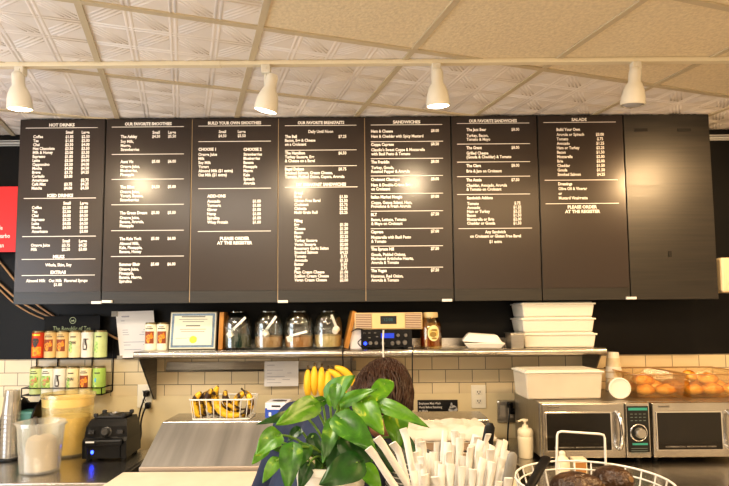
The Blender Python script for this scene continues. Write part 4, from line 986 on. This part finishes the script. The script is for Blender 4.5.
# blender base
q=on(104,461,ZK); bw=.215
bl=thing('blender_base','black blender base with dials and a blue light, no jug','blender base',(q.x,q.y,ZK+.001),math.radians(3)); bl.scale=(.98,.98,.93)
bm_=MB()
bm_.add([(-.107,0,.012),(.107,0,.012),(.107,.29,.012),(-.107,.29,.012),(-.107,-.003,.10),(.107,-.003,.10),(.107,.28,.10),(-.107,.28,.10),(-.105,.02,.118),(.105,.02,.118),(.098,.03,.172),(-.098,.03,.172),(.092,.25,.205),(-.092,.25,.205),(.1,.28,.16),(-.1,.28,.16),(.088,.075,.205),(-.088,.075,.205)],
 [[0,1,2,3],[0,1,5,4],[1,2,6,5],[2,3,7,6],[3,0,4,7],[4,5,9,8],[8,9,10,11],[5,6,14,9],[9,14,10],[10,14,12,16],[7,4,8,15],[15,8,11],[15,11,17,13],[6,7,15,14],[14,15,13,12],[11,10,16,17],[17,16,12,13]])
bm_.v=[Vector((v.x,v.y*.72,v.z)) for v in bm_.v]
obj('housing',bm_,'black',bl)
obj('front_lip',MB().box((0,-.012,.098),(.19,.03,.035),.012),'black',bl)
obj('badge',MB().box((-.06,-.0275,.102),(.042,.002,.008),.0005),mat('badge_silver',(.7,.7,.7),.3),bl)
for x,r_ in ((-.07,.013),(0,.022),(.07,.013)):
    Xk=T((x,.016,.143))@RX(math.radians(79))
    if r_>.02: obj('dial',MB().lathe([(0,.022),(r_*.7,.022),(r_*.85,.016),(r_,.003),(r_*1.25,0)],20,0,Xk),mat('dial_grey',(.05,.05,.05),.25),bl)
    else: obj('switch',MB().box((0,0,.004),(.03,.022,.012),.003,0,Xk),mat('switch_grey',(.03,.03,.032),.25),bl)
obj('jug_pad',MB().box((0,.115,.212),(.15,.12,.014),.006).box((-.07,.062,.222),(.02,.018,.02),.004).box((.07,.062,.222),(.02,.018,.02),.004).box((.07,.168,.222),(.02,.018,.02),.004).box((-.07,.168,.222),(.02,.018,.02),.004),mat('rubber_pad',(.02,.02,.02),.6),bl)
obj('drive_socket',MB().lathe([(.03,.218),(.03,.226),(.02,.226),(.018,.221),(0,.221)],20,0,T((0,.115,0))),'steel_dark',bl)
obj('indicator',MB().ell((-.058,-.002,.045),(.008,.004,.010),12,8),mat('blue_indicator',(.02,.05,1),.4,emit=14),bl)
obj('nose_rib',MB().box((-.084,-.003,.055),(.014,.012,.08),.005),'black',bl); obj('nose_rib',MB().box((.075,-.003,.055),(.012,.01,.08),.005),'black',bl)
for x in (-.085,.085):
    for y in (.03,.18): obj('foot',MB().lathe([(0,0),(.014,0),(.014,.014)],12,0,T((x,y,0))),'black',bl)
M['milky']=clear('milky_plastic',(.96,.96,.93),.10,.2,(.88,.87,.83),.20)
M['milky2']=clear('yellowed_plastic',(.97,.92,.74),.10,.2,(.90,.82,.55),.17)
def bucket(px,pyb,pyt,pw_t,pw_b,label,mt,sx=1,n=36,handle=True,name='plastic_tub'):
    q=on(px,pyb,ZK); k=q.y*1.04/FPX
    rb=pw_b*k/2; rt=pw_t*k/2; yc=q.y+rb*sx; q.x=W(px,pyb,yc).x; h=W(px,pyt,yc).z-ZK-.001
    t=thing(name,label,'tub',(q.x,yc,ZK+.001))
    pr=[(0,.003),(rb-.004,.001),(rb,.006),(rt*.985,h-.02),(rt*1.02,h-.018),(rt*1.03,h-.002),(rt*1.02,h),(rt*.97,h),(rt*.96,h-.02),(rb-.004,.008),(0,.006)]
    obj('wall',MB().lathe(pr,n,0,None,sx=1,sy=sx),mt,t)
    return t,rb,rt,h
t,rb,rt,h=bucket(39.5,476,421,43,36,'translucent white tub holding a scoop, front of the left counter','milky',.9)
obj('spout',MB().box((rt*1.02,0,h-.01),(.016,.05,.012),.004).box((-rt*1.02,0,h-.01),(.016,.05,.012),.004),'milky',t)
sc_=thing('measuring_cup','beige measuring cup with metal handle inside the white tub','measuring cup',(t.location.x+.004,t.location.y,ZK+.012))
obj('cup',MB().lathe([(0,.15),(.04,.148),(.058,.135),(.064,.10),(.066,.0),(.062,.0),(.06,.1),(.05,.13),(0,.14)],24),mat('beige_cup',(.62,.50,.36),.5),sc_)
obj('handle',MB().tube([(-.01,-.0,.148),(-.014,-.01,.19),(-.016,-.03,.235)],.010,8,flat=[(1,.5)]*3),'steel_dark',sc_)
t,rb,rt,h=bucket(66.5,459,393,49,43,'tall yellowed tub of pale yellow drink behind the white tub','milky2',.85)
obj('drink',MB().lathe([(0,.01),(rb*.93,.012),(rb+(rt-rb)*.6-.012,h*.62),(0,h*.625)],30,0,None,sy=.85),mat('pale_yellow_drink',(.95,.78,.30),.3,var=.2,vscale=12),t)
obj('froth_ring',MB().lathe([(rt*.955,h*.80),(rt*.965,h*.93)],30,0,None,sy=.85),mat('pale_froth',(.86,.68,.34),.7),t)
# clear cups
q=on(6.0,461,ZK)
M['clearcup']=clear('clear_plastic_cup',(.90,.89,.86),.35,.12,(.62,.58,.52),.22)
cst=None
cp=[(.031,.0),(.033,0),(.043,.115),(.046,.118),(.044,.12),(.042,.117),(.031,.003),(0,.003)]
yc=q.y+.03
for k in range(11):
    lab='clear plastic cup nested in the upside-down stack at the left edge'
    o=obj('plastic_cup',MB().lathe(cp,20,0,RX(PI)@T((0,0,-.12))),'clearcup') if cst is None else cst.copy()
    if cst is None: cst=o; tag(o,lab,'cup','clear cups in the stack at the left edge')
    else: C.objects.link(o)
    o.location=(q.x,yc,ZK+.012+.0205*k)
tag(obj('stack_tray',MB().lathe([(0,0),(.055,0),(.057,.004),(.055,.010),(0,.010)],24),'black',None,(q.x,yc,ZK+.001)),'round black tray under the clear cup stack','tray')
# black lid dispenser behind
q=W(30,430,2.93); 
ld_=thing('lid_dispenser','black lid dispenser behind the tubs on the left counter','dispenser',(q.x,2.93,ZK+.001))
obj('back',MB().box((0,.0,.13),(.15,.012,.26),.004),'black',ld_)
for x in (-.075,-.02,.075): obj('side',MB().prism([(-.12,.0),(0,.0),(0,.28),(-.03,.285),(-.09,.25),(-.12,.2)],-.004,.004,0,T((x,0,0))@Matrix(((0,1,0,0),(1,0,0,0),(0,0,1,0),(0,0,0,1)))),'black',ld_)
obj('hoop',MB().tube([(-.075,-.06,.25),(-.06,-.06,.285),(-.03,-.06,.30),(0,-.06,.29),(.03,-.06,.265)],.005,6),'black',ld_)
obj('lids',MB().box((.03,-.06,.13),(.08,.09,.2),.01),mat('teal_lids',(.05,.16,.14),.3),ld_)
# ------------------------------------------------------------------ service counter in front
ZF=1.20
fc=thing('service_counter','service counter under the plant, straws and avocado basket','counter',(.2,.85,0))
obj('countertop',MB().box((0,0,ZF-.02),(2.2,.72,.04),.004),mat('grey_laminate',(.22,.20,.18),.35,var=.2,vscale=20),fc)
obj('cabinet',MB().box((0,0,.58),(2.14,.64,1.16),.004),mat('dark_cabinet',(.08,.06,.05),.5),fc)
# ------------------------------------------------------------------ plant
def leaf_mat(name,c1,c2,yl):
    m,n,l,b,o=nt(name); tc=n.new('ShaderNodeTexCoord'); t=n.new('ShaderNodeTexNoise'); t.inputs['Scale'].default_value=42; t.inputs['Detail'].default_value=5; t.inputs['Distortion'].default_value=.8; l.new(tc.outputs['Object'],t.inputs[0])
    r=n.new('ShaderNodeValToRGB'); e=r.color_ramp.elements; e[0].position=.35; e[0].color=(*c1,1); e[1].position=.62; e[1].color=(*c2,1); k=e.new(.74); k.color=(*yl,1)
    l.new(t.outputs['Fac'],r.inputs[0])
    l.new(r.outputs[0],b.inputs['Base Color']); b.inputs['Roughness'].default_value=.33; b.inputs['Specular IOR Level'].default_value=.45
    tl=n.new('ShaderNodeBsdfTranslucent'); l.new(r.outputs[0],tl.inputs[0]); mx=n.new('ShaderNodeMixShader'); mx.inputs[0].default_value=.22
    l.new(b.outputs[0],mx.inputs[1]); l.new(tl.outputs[0],mx.inputs[2]); l.new(mx.outputs[0],o.inputs['Surface'])
    return m
M['leaf']=leaf_mat('pothos_leaf',(.022,.085,.007),(.052,.17,.012),(.22,.36,.05)); M['leaf_d']=leaf_mat('pothos_leaf_dark',(.010,.045,.008),(.018,.075,.010),(.035,.12,.02)); M['leaf_y']=leaf_mat('pothos_leaf_bright',(.055,.17,.009),(.11,.26,.014),(.50,.52,.06))
M['stemg']=mat('green_stem',(.16,.28,.05),.5)
pb=Vector((W(331,470,1.08).x,1.08,ZF+.001))
pl=thing('potted_pothos','green pothos plant in a white pot on the service counter','potted plant',pb)
obj('pot',MB().lathe([(0,0),(.05,0),(.053,.004),(.066,.118),(.070,.12),(.070,.133),(.064,.133),(.062,.118),(.05,.02),(0,.02)],32),mat('white_pot',(.78,.74,.66),.4),pl)
obj('soil',MB().lathe([(0,.112),(.061,.108)],24),mat('dark_soil',(.03,.02,.012),.9,bump=.5,bscale=80),pl)
LV=[ # base px, tip px, width px, d base, d tip, material, fold, droop
 ((329,396),(351,377),25,1.06,1.02,'leaf_y',.25,.05),((344,402),(369,389),15,1.03,.99,'leaf_y',.4,.2),((385,384),(370,408),21,1.08,1.02,'leaf_y',.3,.1),((336,387),(334,408),13,1.0,.98,'leaf',.45,.1),
 ((313,405),(281,421),24,1.03,.97,'leaf_y',.3,.1),((300,414),(264,418),13,1.05,1.0,'leaf_d',.3,.2),((322,401),(300,409),12,1.06,1.03,'leaf',.3,.1),((277,436),(256,450),25,1.04,1.02,'leaf_y',.5,.3),((266,448),(252,463),13,1.05,1.04,'leaf_y',.3,.1),
 ((292,449),(287,486),24,.99,.95,'leaf',.35,.15),((305,447),(297,467),18,1.02,1.0,'leaf',.3,.1),((276,461),(263,480),14,1.02,1.0,'leaf_y',.3,.2),((341,419),(373,446),30,.97,.92,'leaf',.25,.1),((334,424),(323,458),18,1.0,.96,'leaf',.4,.15),
 ((362,402),(381,430),25,1.01,.96,'leaf_y',.3,.1),((383,405),(421,419),17,1.0,.95,'leaf_y',.35,.25),((396,412),(398,446),26,1.05,1.02,'leaf_y',.3,.1),((357,463),(322,482),32,.93,.90,'leaf_d',.15,.05),((349,440),(370,474),30,.99,.96,'leaf_d',.25,.1),
 ((366,468),(380,490),18,.96,.93,'leaf_y',.2,.1),((402,438),(418,456),14,1.04,1.02,'leaf_d',.3,.1),((338,446),(330,476),22,1.02,1.0,'leaf_d',.3,.1),((308,466),(300,488),15,1.02,1.0,'leaf_d',.3,.1),((357,436),(345,452),16,1.05,1.04,'leaf_d',.3,.1),
 ((326,452),(315,470),13,1.08,1.06,'leaf',.4,.1),((270,441),(283,452),11,1.06,1.05,'leaf_y',.4,.2),((299,430),(288,440),12,1.07,1.06,'leaf_d',.4,.1),((340,406),(352,418),12,1.05,1.03,'leaf_y',.4,.1),((372,452),(362,466),14,1.03,1.01,'leaf',.4,.1),
 ((390,384),(372,394),10,1.12,1.1,'leaf_y',.3,.2),((380,446),(392,470),18,1.06,1.04,'leaf_d',.3,.1),((312,438),(322,462),14,1.07,1.05,'leaf_d',.3,.1)]
def leaf(base,tip,wid,mt,fold,droop,par):
    Y=tip-base; Ln=Y.length*1.08; Y.normalize(); N=Vector((random.uniform(-.25,.25),-1,.55+random.uniform(-.1,.2))); N=(N-Y*N.dot(Y)).normalized(); Xd=Y.cross(N)
    nt_,ns=14,10; vs=[];fs=[]
    for i in range(nt_+1):
        t=i/nt_
        wv=wid*.5*(math.sin(PI*min(1,t**.52)) **.85 if t<1 else 0)*1.06
        for j in range(ns+1):
            s_=j/ns*2-1
            y=Ln*t-.20*Ln*abs(s_)**1.3*(1-t)**2.2
            z=fold*abs(s_)*wv-droop*Ln*t*t*1.2+.05*wid*math.sin(t*9+s_*3)*abs(s_)-.10*wid*s_*s_*math.sin(PI*t)
            vs.append(base+Xd*(s_*wv)+Y*y+N*z)
    for i in range(nt_):
        for j in range(ns): a=i*(ns+1)+j; fs.append([a,a+1,a+ns+2,a+ns+1])
    return obj('leaf',MB().add(vs,fs,0,True),mt,par)
pbv=Vector(pb)
for (bx_,by_),(tx,ty),wp,d0,d1,mt,fo,dr in LV:
    b_=W(bx_,by_,d0)-pbv; t_=W(tx,ty,d1)-pbv
    lf=leaf(b_,t_,wp*.92*d0/FPX,mt,fo,dr,pl)
    root=Vector((random.uniform(-.025,.025),random.uniform(-.025,.025),.11)); mid=root.lerp(b_,.55)+Vector((0,0,.03+.02*random.random()))
    pts=[]
    for k in range(9):
        s_=k/8; pts.append(root*(1-s_)**2+mid*2*s_*(1-s_)+b_*s_*s_)
    obj('stem',MB().tube(pts,[.0022]*9,6),'stemg',lf)
# ------------------------------------------------------------------ straws and caddy
M['strawpaper']=mat('straw_wrapper_paper',(.72,.69,.64),.6,bump=.3,bscale=90,var=.25,vscale=14,stretch=(1,1,.25))
sxc=W(448,480,.86).x
cd=thing('straw_caddy','grey plastic straw caddy on the service counter','caddy',(sxc,.86,ZF+.001))
obj('cup',MB().lathe([(0,0),(.06,0),(.062,.004),(.070,.10),(.066,.10),(.058,.006),(0,.006)],28),mat('grey_caddy',(.16,.15,.14),.4),cd)
def straw(top,bot,label,tw,crimp):
    d=top-bot; Lg=d.length; Zd=d/Lg; Xw=Zd.cross(Vector((math.sin(tw),math.cos(tw),0))).normalized(); Yc=Zd.cross(Xw)
    w=.0056; pts=[]; fl=[]
    for z,fy,fx in ((0,.3,1),(.02,.8,.95),(Lg*.4,.85,.95),(Lg*.7,.85,.95),(Lg-.020,.8,.95),(Lg-.012,.35,1.08),(Lg-.001,.2,1.1),(Lg,.2,1.1)):
        pts.append((.25*crimp*max(0,z-Lg+.016),.5*crimp*max(0,z-Lg+.012),z)); fl.append((fx,fy))
    t=obj('paper_straw',MB().tube(pts,w,10,flat=fl),'strawpaper',None,bot)
    t.rotation_euler=Matrix((Xw,Yc,Zd)).transposed().to_euler(); return tag(t,label,'straw','paper-wrapped straws in the caddy')
base=Vector((sxc,.86,ZF+.012))
lab_s='white paper-wrapped straw standing in the crowded caddy bundle'
special=[((369,447),.80,'paired white wrapped straw leaning far left, outer one',.3),((377.5,436.5),.80,'paired white wrapped straw leaning far left, inner one',.3),((396,441),.86,'white wrapped straw left of the bundle, with torn loose end',1.2),((404.5,428),.88,'single white wrapped straw standing tallest at the bundle\'s left',.5)]
SL=[]
for (px,py),d,lb,cr in special:
    tp_=W(px,py,d); lean=(px-448)/100
    bt=base+Vector((.03 if px<380 else -.025, -.02 if px<380 else .0, 0)) + Vector((-.014 if px<372 else 0,-.016 if px<372 else 0,0))
    straw(tp_,bt,lb,.2,cr)
for k in range(44):
    row=k%4; f=(k//4)/10.0
    px=416+f*92+random.uniform(-4,4)
    py=[432,440,451,464][row]+random.uniform(-5,6)+ (8 if f<.25 else 0) + (12 if (f>.85) else 0)
    if row==0 and f<.3: py=436+random.uniform(0,8)
    d=[.93,.89,.85,.81][row]
    tp_=W(px,py,d)
    bt=base+Vector(((f-.5)*.085+random.uniform(-.004,.004),[.035,.012,-.012,-.035][row],0))
    straw(tp_,bt,lab_s,random.uniform(-.5,.5),random.uniform(-.9,.9))
# utensils
q=W(490.5,423,.93)
ut=thing('serving_utensil','utensil with a black rounded handle standing behind the straws','utensil',(sxc+.045,.95,ZF+.012)); tpv=q-ut.location
obj('shaft',MB().tube([(0,0,0),tuple(tpv*.7)],.004,8),'steel',ut)
obj('handle',MB().tube([tuple(tpv*.62),tuple(tpv*.7),tuple(tpv*.85),tuple(tpv*.97),tuple(tpv)],[.006,.0085,.0095,.0085,.004],12,flat=[(1,.6)]*5),'black',ut)
q=W(513,452,.84)
ut=thing('spatula','utensil with a grey flat handle at the right side of the straws','utensil',(sxc+.055,.845,ZF+.012)); tpv=q-ut.location
obj('handle',MB().tube([(0,0,0),tuple(tpv*.5),tuple(tpv*.9),tuple(tpv*.98),tuple(tpv)],[.005,.008,.0085,.007,.003],12,flat=[(1,.5)]*5),mat('grey_handle',(.20,.19,.17),.4),ut)
# lid stack
M['lidgrey']=mat('smoky_lid',(.10,.11,.11),.2)
l0=None; lp=W(410,480,1.09)
for k in range(16):
    if l0 is None:
        o=obj('cup_lid',MB().lathe([(0,.004),(.032,.004),(.036,.012),(.044,.012),(.046,.006),(.046,0),(.044,0),(.043,.008)],28).tube([(.0458*math.cos(2*PI*i/28),.0458*math.sin(2*PI*i/28),.001) for i in range(28)],.0014,6,closed=True,mt=1),['lidgrey','steel']); tag(o,'smoky grey cup lid in the stack between plant and straws','lid','cup lids stacked on the service counter'); l0=o
    else: o=l0.copy(); C.objects.link(o)
    o.location=(lp.x,1.09,ZF+.001+.0088*k)
# ------------------------------------------------------------------ avocado basket
bc=Vector((.390,.99,ZF+.001)); BR=.129; rimz=.118
ab=thing('avocado_basket','round white wire basket with upright handle, holding avocados','basket',bc)
def circ(r_,z,n=40): return [(r_*math.cos(2*PI*i/n),r_*math.sin(2*PI*i/n),z) for i in range(n)]
obj('rim',MB().tube(circ(BR,rimz),.0020,8,closed=True).tube(circ(BR*.965,rimz-.014),.0016,6,closed=True),'whitewire',ab)
m=MB().tube(circ(BR*.55,.004),.003,6,closed=True).tube(circ(BR*.25,.004),.003,6,closed=True).tube(circ(BR*.83,.05),.0022,6,closed=True)
for k in range(26):
    a=2*PI*k/26; c,s_=math.cos(a),math.sin(a)
    m.tube([(BR*c,BR*s_,rimz),(BR*.93*c,BR*.93*s_,rimz*.72),(BR*.8*c,BR*.8*s_,.035),(BR*.55*c,BR*.55*s_,.004),(BR*.2*c,BR*.2*s_,.004)],.0016,6)
obj('wires',m,'whitewire',ab)
hy=BR*.80; h0=W(556.5,470,bc.y+hy)-bc; h1=W(557,431.5,bc.y+hy)-bc; h2=W(604,434,bc.y+hy)-bc; h3=W(606,470,bc.y+hy)-bc
obj('handle',MB().tube([(h0.x,hy,h0.z),(h1.x,hy,h1.z-.008),(h1.x+.002,hy,h1.z-.002),(h1.x+.008,hy,h1.z),(h2.x-.008,hy,h2.z),(h2.x-.001,hy,h2.z-.002),(h2.x+.001,hy,h2.z-.008),(h3.x,hy,h3.z)],.0023,8),'whitewire',ab)
M['avocado']=mat('dark_avocado_skin',(.030,.014,.007),.24,bump=.9,bscale=75,col2=(.065,.032,.013),vscale=30)
def avocado(loc,label,rot,sc=1):
    t=thing('avocado',label,'avocado',loc,0,'avocados in the wire basket'); t.rotation_euler=rot
    pr=[(0,-.046),(.014,-.044),(.026,-.035),(.033,-.018),(.0345,0),(.032,.018),(.026,.034),(.019,.047),(.011,.056),(0,.0585)]
    m=MB().lathe([(r_*sc,z_*sc) for r_,z_ in pr],24); 
    for i,v in enumerate(m.v):
        m.v[i]=v*(1+.03*noise.noise(v*70))
    obj('skin',m,'avocado',t); obj('stem_button',MB().lathe([(.004,.055*sc),(.005,.0595*sc),(0,.061*sc)],8),mat('avocado_stem',(.14,.08,.03),.6),t)
b_=bc
p1=W(611,482,.98); p2=W(573.5,489,.95)
avocado(p1,'dark avocado on top at the right of the basket',(math.radians(70),0,math.radians(20)),.80)
avocado(p2,'dark avocado on top at the left of the basket',(math.radians(80),0,math.radians(70)),.82)
for k,(x,y,r_) in enumerate(((-.05,-.03,.4),(.02,-.055,1.6),(.04,.015,2.5),(-.01,.05,.2))):
    avocado((bc.x+x,bc.y+y,ZF+.045),['dark avocado in the basket\'s lower layer, left','dark avocado in the basket\'s lower layer, front','dark avocado in the basket\'s lower layer, right','dark avocado in the basket\'s lower layer, back'][k],(math.radians(90),0,r_))
a=W(546.5,457.5,1.02); b=W(527,492,.93)
tn=thing('tongs','black-handled tongs lying over the left side of the avocado basket','tongs',b); dv=a-b
obj('handle',MB().tube([(0,0,0),tuple(dv*.5),tuple(dv*.97),tuple(dv)],[.008,.0085,.0095,.006],10,flat=[(1,.6)]*4),'black',tn); obj('arm',MB().tube([tuple(-dv*.7),(0,0,0)],[.004,.006],8),'steel_dark',tn)
# ------------------------------------------------------------------ person
def remesh(mb,vox,name,mt,par,sm=6,dis=None):
    o=obj(name,mb,mt); md=o.modifiers.new('r','REMESH'); md.mode='VOXEL'; md.voxel_size=vox; md.use_smooth_shade=True
    s_=o.modifiers.new('s','SMOOTH'); s_.iterations=sm; s_.factor=.5
    dg=bpy.context.evaluated_depsgraph_get(); dg.update(); me=bpy.data.meshes.new_from_object(o.evaluated_get(dg)); o.modifiers.clear(); o.data=me
    if dis:
        for v in me.vertices: v.co+=dis(v.co)
    for p in me.polygons: p.use_smooth=True
    if not me.materials: me.materials.append(M[mt])
    o.parent=par; return o
M['skin']=mat('skin',(.60,.32,.22),.5,sss=.2); M['hair']=mat('brown_hair',(.048,.019,.009),.42,var=.4,vscale=30); M['navy']=mat('navy_shirt',(.015,.024,.062),.75,bump=.15,bscale=40,var=.25,vscale=10); M['trouser']=mat('black_trousers',(.012,.012,.016),.8)
pr_=Vector((-.1,1.65,0)); pe=thing('person','person with brown hair in navy shirt bending over the prep table, seen from behind','person',pr_)
def V(x,y,z): return Vector((x,y,z))-pr_
hc=W(381,402,1.76); hc=Vector((hc.x,1.76,hc.z)); hl=hc-pr_
neck=V(-.05,1.73,1.27); lsh=V(-.205,1.70,1.275); rsh=V(.10,1.76,1.15); lel=V(-.31,1.80,1.03); rel=V(.19,1.90,.985); lw=V(-.20,2.06,.985); rw_=V(.08,2.10,.985)
pel=V(-.17,1.60,.93); chest=V(-.10,1.69,1.17)
lean=(hl-neck).normalized()
body=MB()
Hx=T(hl)@RY(math.radians(14))@RX(math.radians(-38))
body.ell((0,0,0),(.076,.095,.112),24,16,0,Hx).ell((0,.035,-.06),(.055,.062,.055),20,12,0,Hx)
body.cone(Hx@Vector((0,.098,-.005)),.008,Hx@Vector((0,.112,-.035)),.013,12)            # nose
for s_ in (-1,1):
    body.ell((s_*.078,.0,-.02),(.012,.022,.034),12,8,0,Hx).ell((s_*.032,.086,.004),(.013,.010,.009),10,8,0,Hx)
body.ell((0,.090,-.062),(.024,.010,.008),12,8,0,Hx)
body.cone(neck,.058,Hx@Vector((0,-.01,-.06)),.052)
body.cone(pel,.14,chest,.125).cone(chest,.12,neck,.06).cone(lsh,.055,chest,.09).cone(rsh,.055,chest,.09)
body.cone(lsh,.052,lel,.042).cone(lel,.041,lw,.028).cone(rsh,.052,rel,.042).cone(rel,.041,rw_,.028)
def hand(w,el,sd):
    d=(w-el).normalized(); d=Vector((d.x,d.y,-.12)).normalized(); sv=d.cross(Vector((0,0,1))).normalized(); up=sv.cross(d)
    pc=w+d*.045; body.cone(w,.026,pc,.030); body.cone(pc-sv*.02,.016,pc+sv*.02,.016)
    for k,(o,ln) in enumerate(((-.028,.068),(-.009,.078),(.010,.072),(.028,.056))):
        a0=pc+d*.03+sv*o; a1=a0+d*ln*.5+up*.006; a2=a1+d*ln*.35-up*.016; body.cone(pc+sv*o*.7,.011,a0,.010,10).cone(a0,.010,a1,.009,10).cone(a1,.009,a2,.0075,10)
    a0=w+d*.02+sv*sd*.028; a1=a0+d*.035+sv*sd*.026-up*.006; a2=a1+d*.03+sv*sd*.004-up*.008; body.cone(a0,.014,a1,.0115,10).cone(a1,.0105,a2,.009,10)
hand(lw,lel,1); hand(rw_,rel,-1)
for s_,fx in ((-1,-.1),(1,.08)):
    hip=pel+Vector((s_*.085,0,-.03)); kn=Vector((pel.x+s_*.10,.02,.50)); an=Vector((pel.x+s_*.11,-.02,.09))
    body.cone(hip,.088,kn,.058).cone(kn,.057,an,.038).cone(an+Vector((0,-.02,-.045)),.04,an+Vector((0,.14,-.055)),.032)
bo=remesh(body,.006,'body','skin',pe,4)
shirt=MB().cone(pel+Vector((0,0,-.06)),.158,pel,.16).cone(pel,.16,chest,.148).cone(chest,.142,neck+Vector((-.012,-.01,-.035)),.085).cone(lsh+Vector((0,-.005,.0)),.074,chest,.11).cone(rsh,.074,chest,.11)
hump=V(-.09,1.66,1.25); shirt.cone(hump,.105,chest,.14); shirt.cone(lsh,.072,lel.lerp(lsh,.12),.062).cone(rsh,.072,rel.lerp(rsh,.12),.062)
def wr(c): 
    return Vector((noise.noise(c*9+Vector((3,0,0))),noise.noise(c*9),noise.noise(c*9+Vector((0,5,0)))))*.010
remesh(shirt,.009,'shirt','navy',pe,5,wr)
tr_=MB().cone(pel+Vector((0,0,-.02)),.15,pel+Vector((0,0,-.08)),.15)
for s_ in (-1,1):
    hip=pel+Vector((s_*.085,0,-.05)); kn=Vector((pel.x+s_*.10,.02,.50)); an=Vector((pel.x+s_*.11,-.02,.09)); tr_.cone(hip,.102,kn,.074).cone(kn,.073,an,.06)
remesh(tr_,.01,'trousers','trouser',pe,3)
sho=MB()
for s_ in (-1,1):
    an=Vector((pel.x+s_*.11,-.02,.09)); sho.cone(an+Vector((0,-.03,-.042)),.05,an+Vector((0,.15,-.05)),.042).cone(an,.048,an+Vector((0,0,-.03)),.05)
sh_=remesh(sho,.008,'shoes','black',pe,3)
# hair: cap plus locks running out from the crown
hm=MB(); E_=(.088,.110,.120)
def hp(th,ph,k=1.0):   # th from crown
    return Vector((E_[0]*k*math.sin(th)*math.cos(ph),-.006+E_[1]*k*math.sin(th)*math.sin(ph),.006+E_[2]*k*math.cos(th)))
n1,n2=18,36; vs=[];fs=[]
def lim(ph):                                  # how low the hair reaches: high over the face (+y), low at the nape
    f=math.sin(ph); return 1.25+1.05*max(0,-f)+.40*(1-abs(f))
for i in range(n1+1):
    for j in range(n2):
        ph=2*PI*j/n2; th=lim(ph)*i/n1; vs.append(hp(th,ph,1+.03*noise.noise(Vector((math.cos(ph)*3,math.sin(ph)*3,th*3)))))
for i in range(n1):
    for j in range(n2): q=(j+1)%n2; fs.append([i*n2+j,i*n2+q,(i+1)*n2+q,(i+1)*n2+j])
hm.add(vs,fs,0,True,Hx)
cr=(.35,-PI/2)
for k in range(1500):
    ph=random.uniform(0,2*PI); t0=random.uniform(0.0,.85); L_=random.uniform(.22,.45); fz=random.uniform(0,.09); pts=[];tw=random.uniform(-.25,.9)
    for i in range(7):
        s_=i/6; th=min(lim(ph)*1.04,(t0+L_*s_)*lim(ph)); p2=ph+tw*(s_)*(1-t0*.6)
        pts.append(Hx@hp(th,p2,1.0+.05*math.sin(PI*s_)+fz*s_+.01))
    hm.tube(pts,[.0022,.0028,.003,.0028,.0024,.0016,.0006],4,cap=False)
obj('hair',hm,'hair',pe)
# ------------------------------------------------------------------ lights
def area(loc,rot,sx,sy,e,col):
    ld=bpy.data.lights.new('area','AREA'); ld.shape='RECTANGLE'; ld.size=sx; ld.size_y=sy; ld.energy=e; ld.color=col
    o=bpy.data.objects.new('area',ld); C.objects.link(o); o.location=loc; o.rotation_euler=rot; return o
area((-1.3,.75,H-.03),(0,0,0),1.1,.5,70,(1,.89,.74)); area((1.3,.75,H-.03),(0,0,0),1.1,.5,66,(1,.68,.36)); area((0,-.9,H-.03),(0,0,0),2.5,.6,60,(1,.84,.62))
area((0,-2.5,1.3),(PI/2,0,0),4.5,1.6,22,(1,.86,.70))                       # unseen fill added behind the viewer to brighten ceiling and boards
area((-2.93,1.2,1.5),(0,-PI/2,0),1.6,1.8,46,(.70,.84,1.0))             # daylight from the left
for loc,e in (((-.57,-1.3,H-.06),26),((-2.6,.28,H-.06),14)):
    ld=bpy.data.lights.new('downlight','POINT'); ld.energy=e; ld.color=(1,.78,.48); ld.shadow_soft_size=.11; o=bpy.data.objects.new('downlight',ld); C.objects.link(o); o.location=loc
w=bpy.data.worlds.new('world'); bpy.context.scene.world=w; w.use_nodes=True; w.node_tree.nodes['Background'].inputs[0].default_value=(1,.93,.85,1); w.node_tree.nodes['Background'].inputs[1].default_value=.1
vs_=bpy.context.scene.view_settings; vs_.view_transform='Standard'; vs_.look='Medium High Contrast'; vs_.exposure=-.42
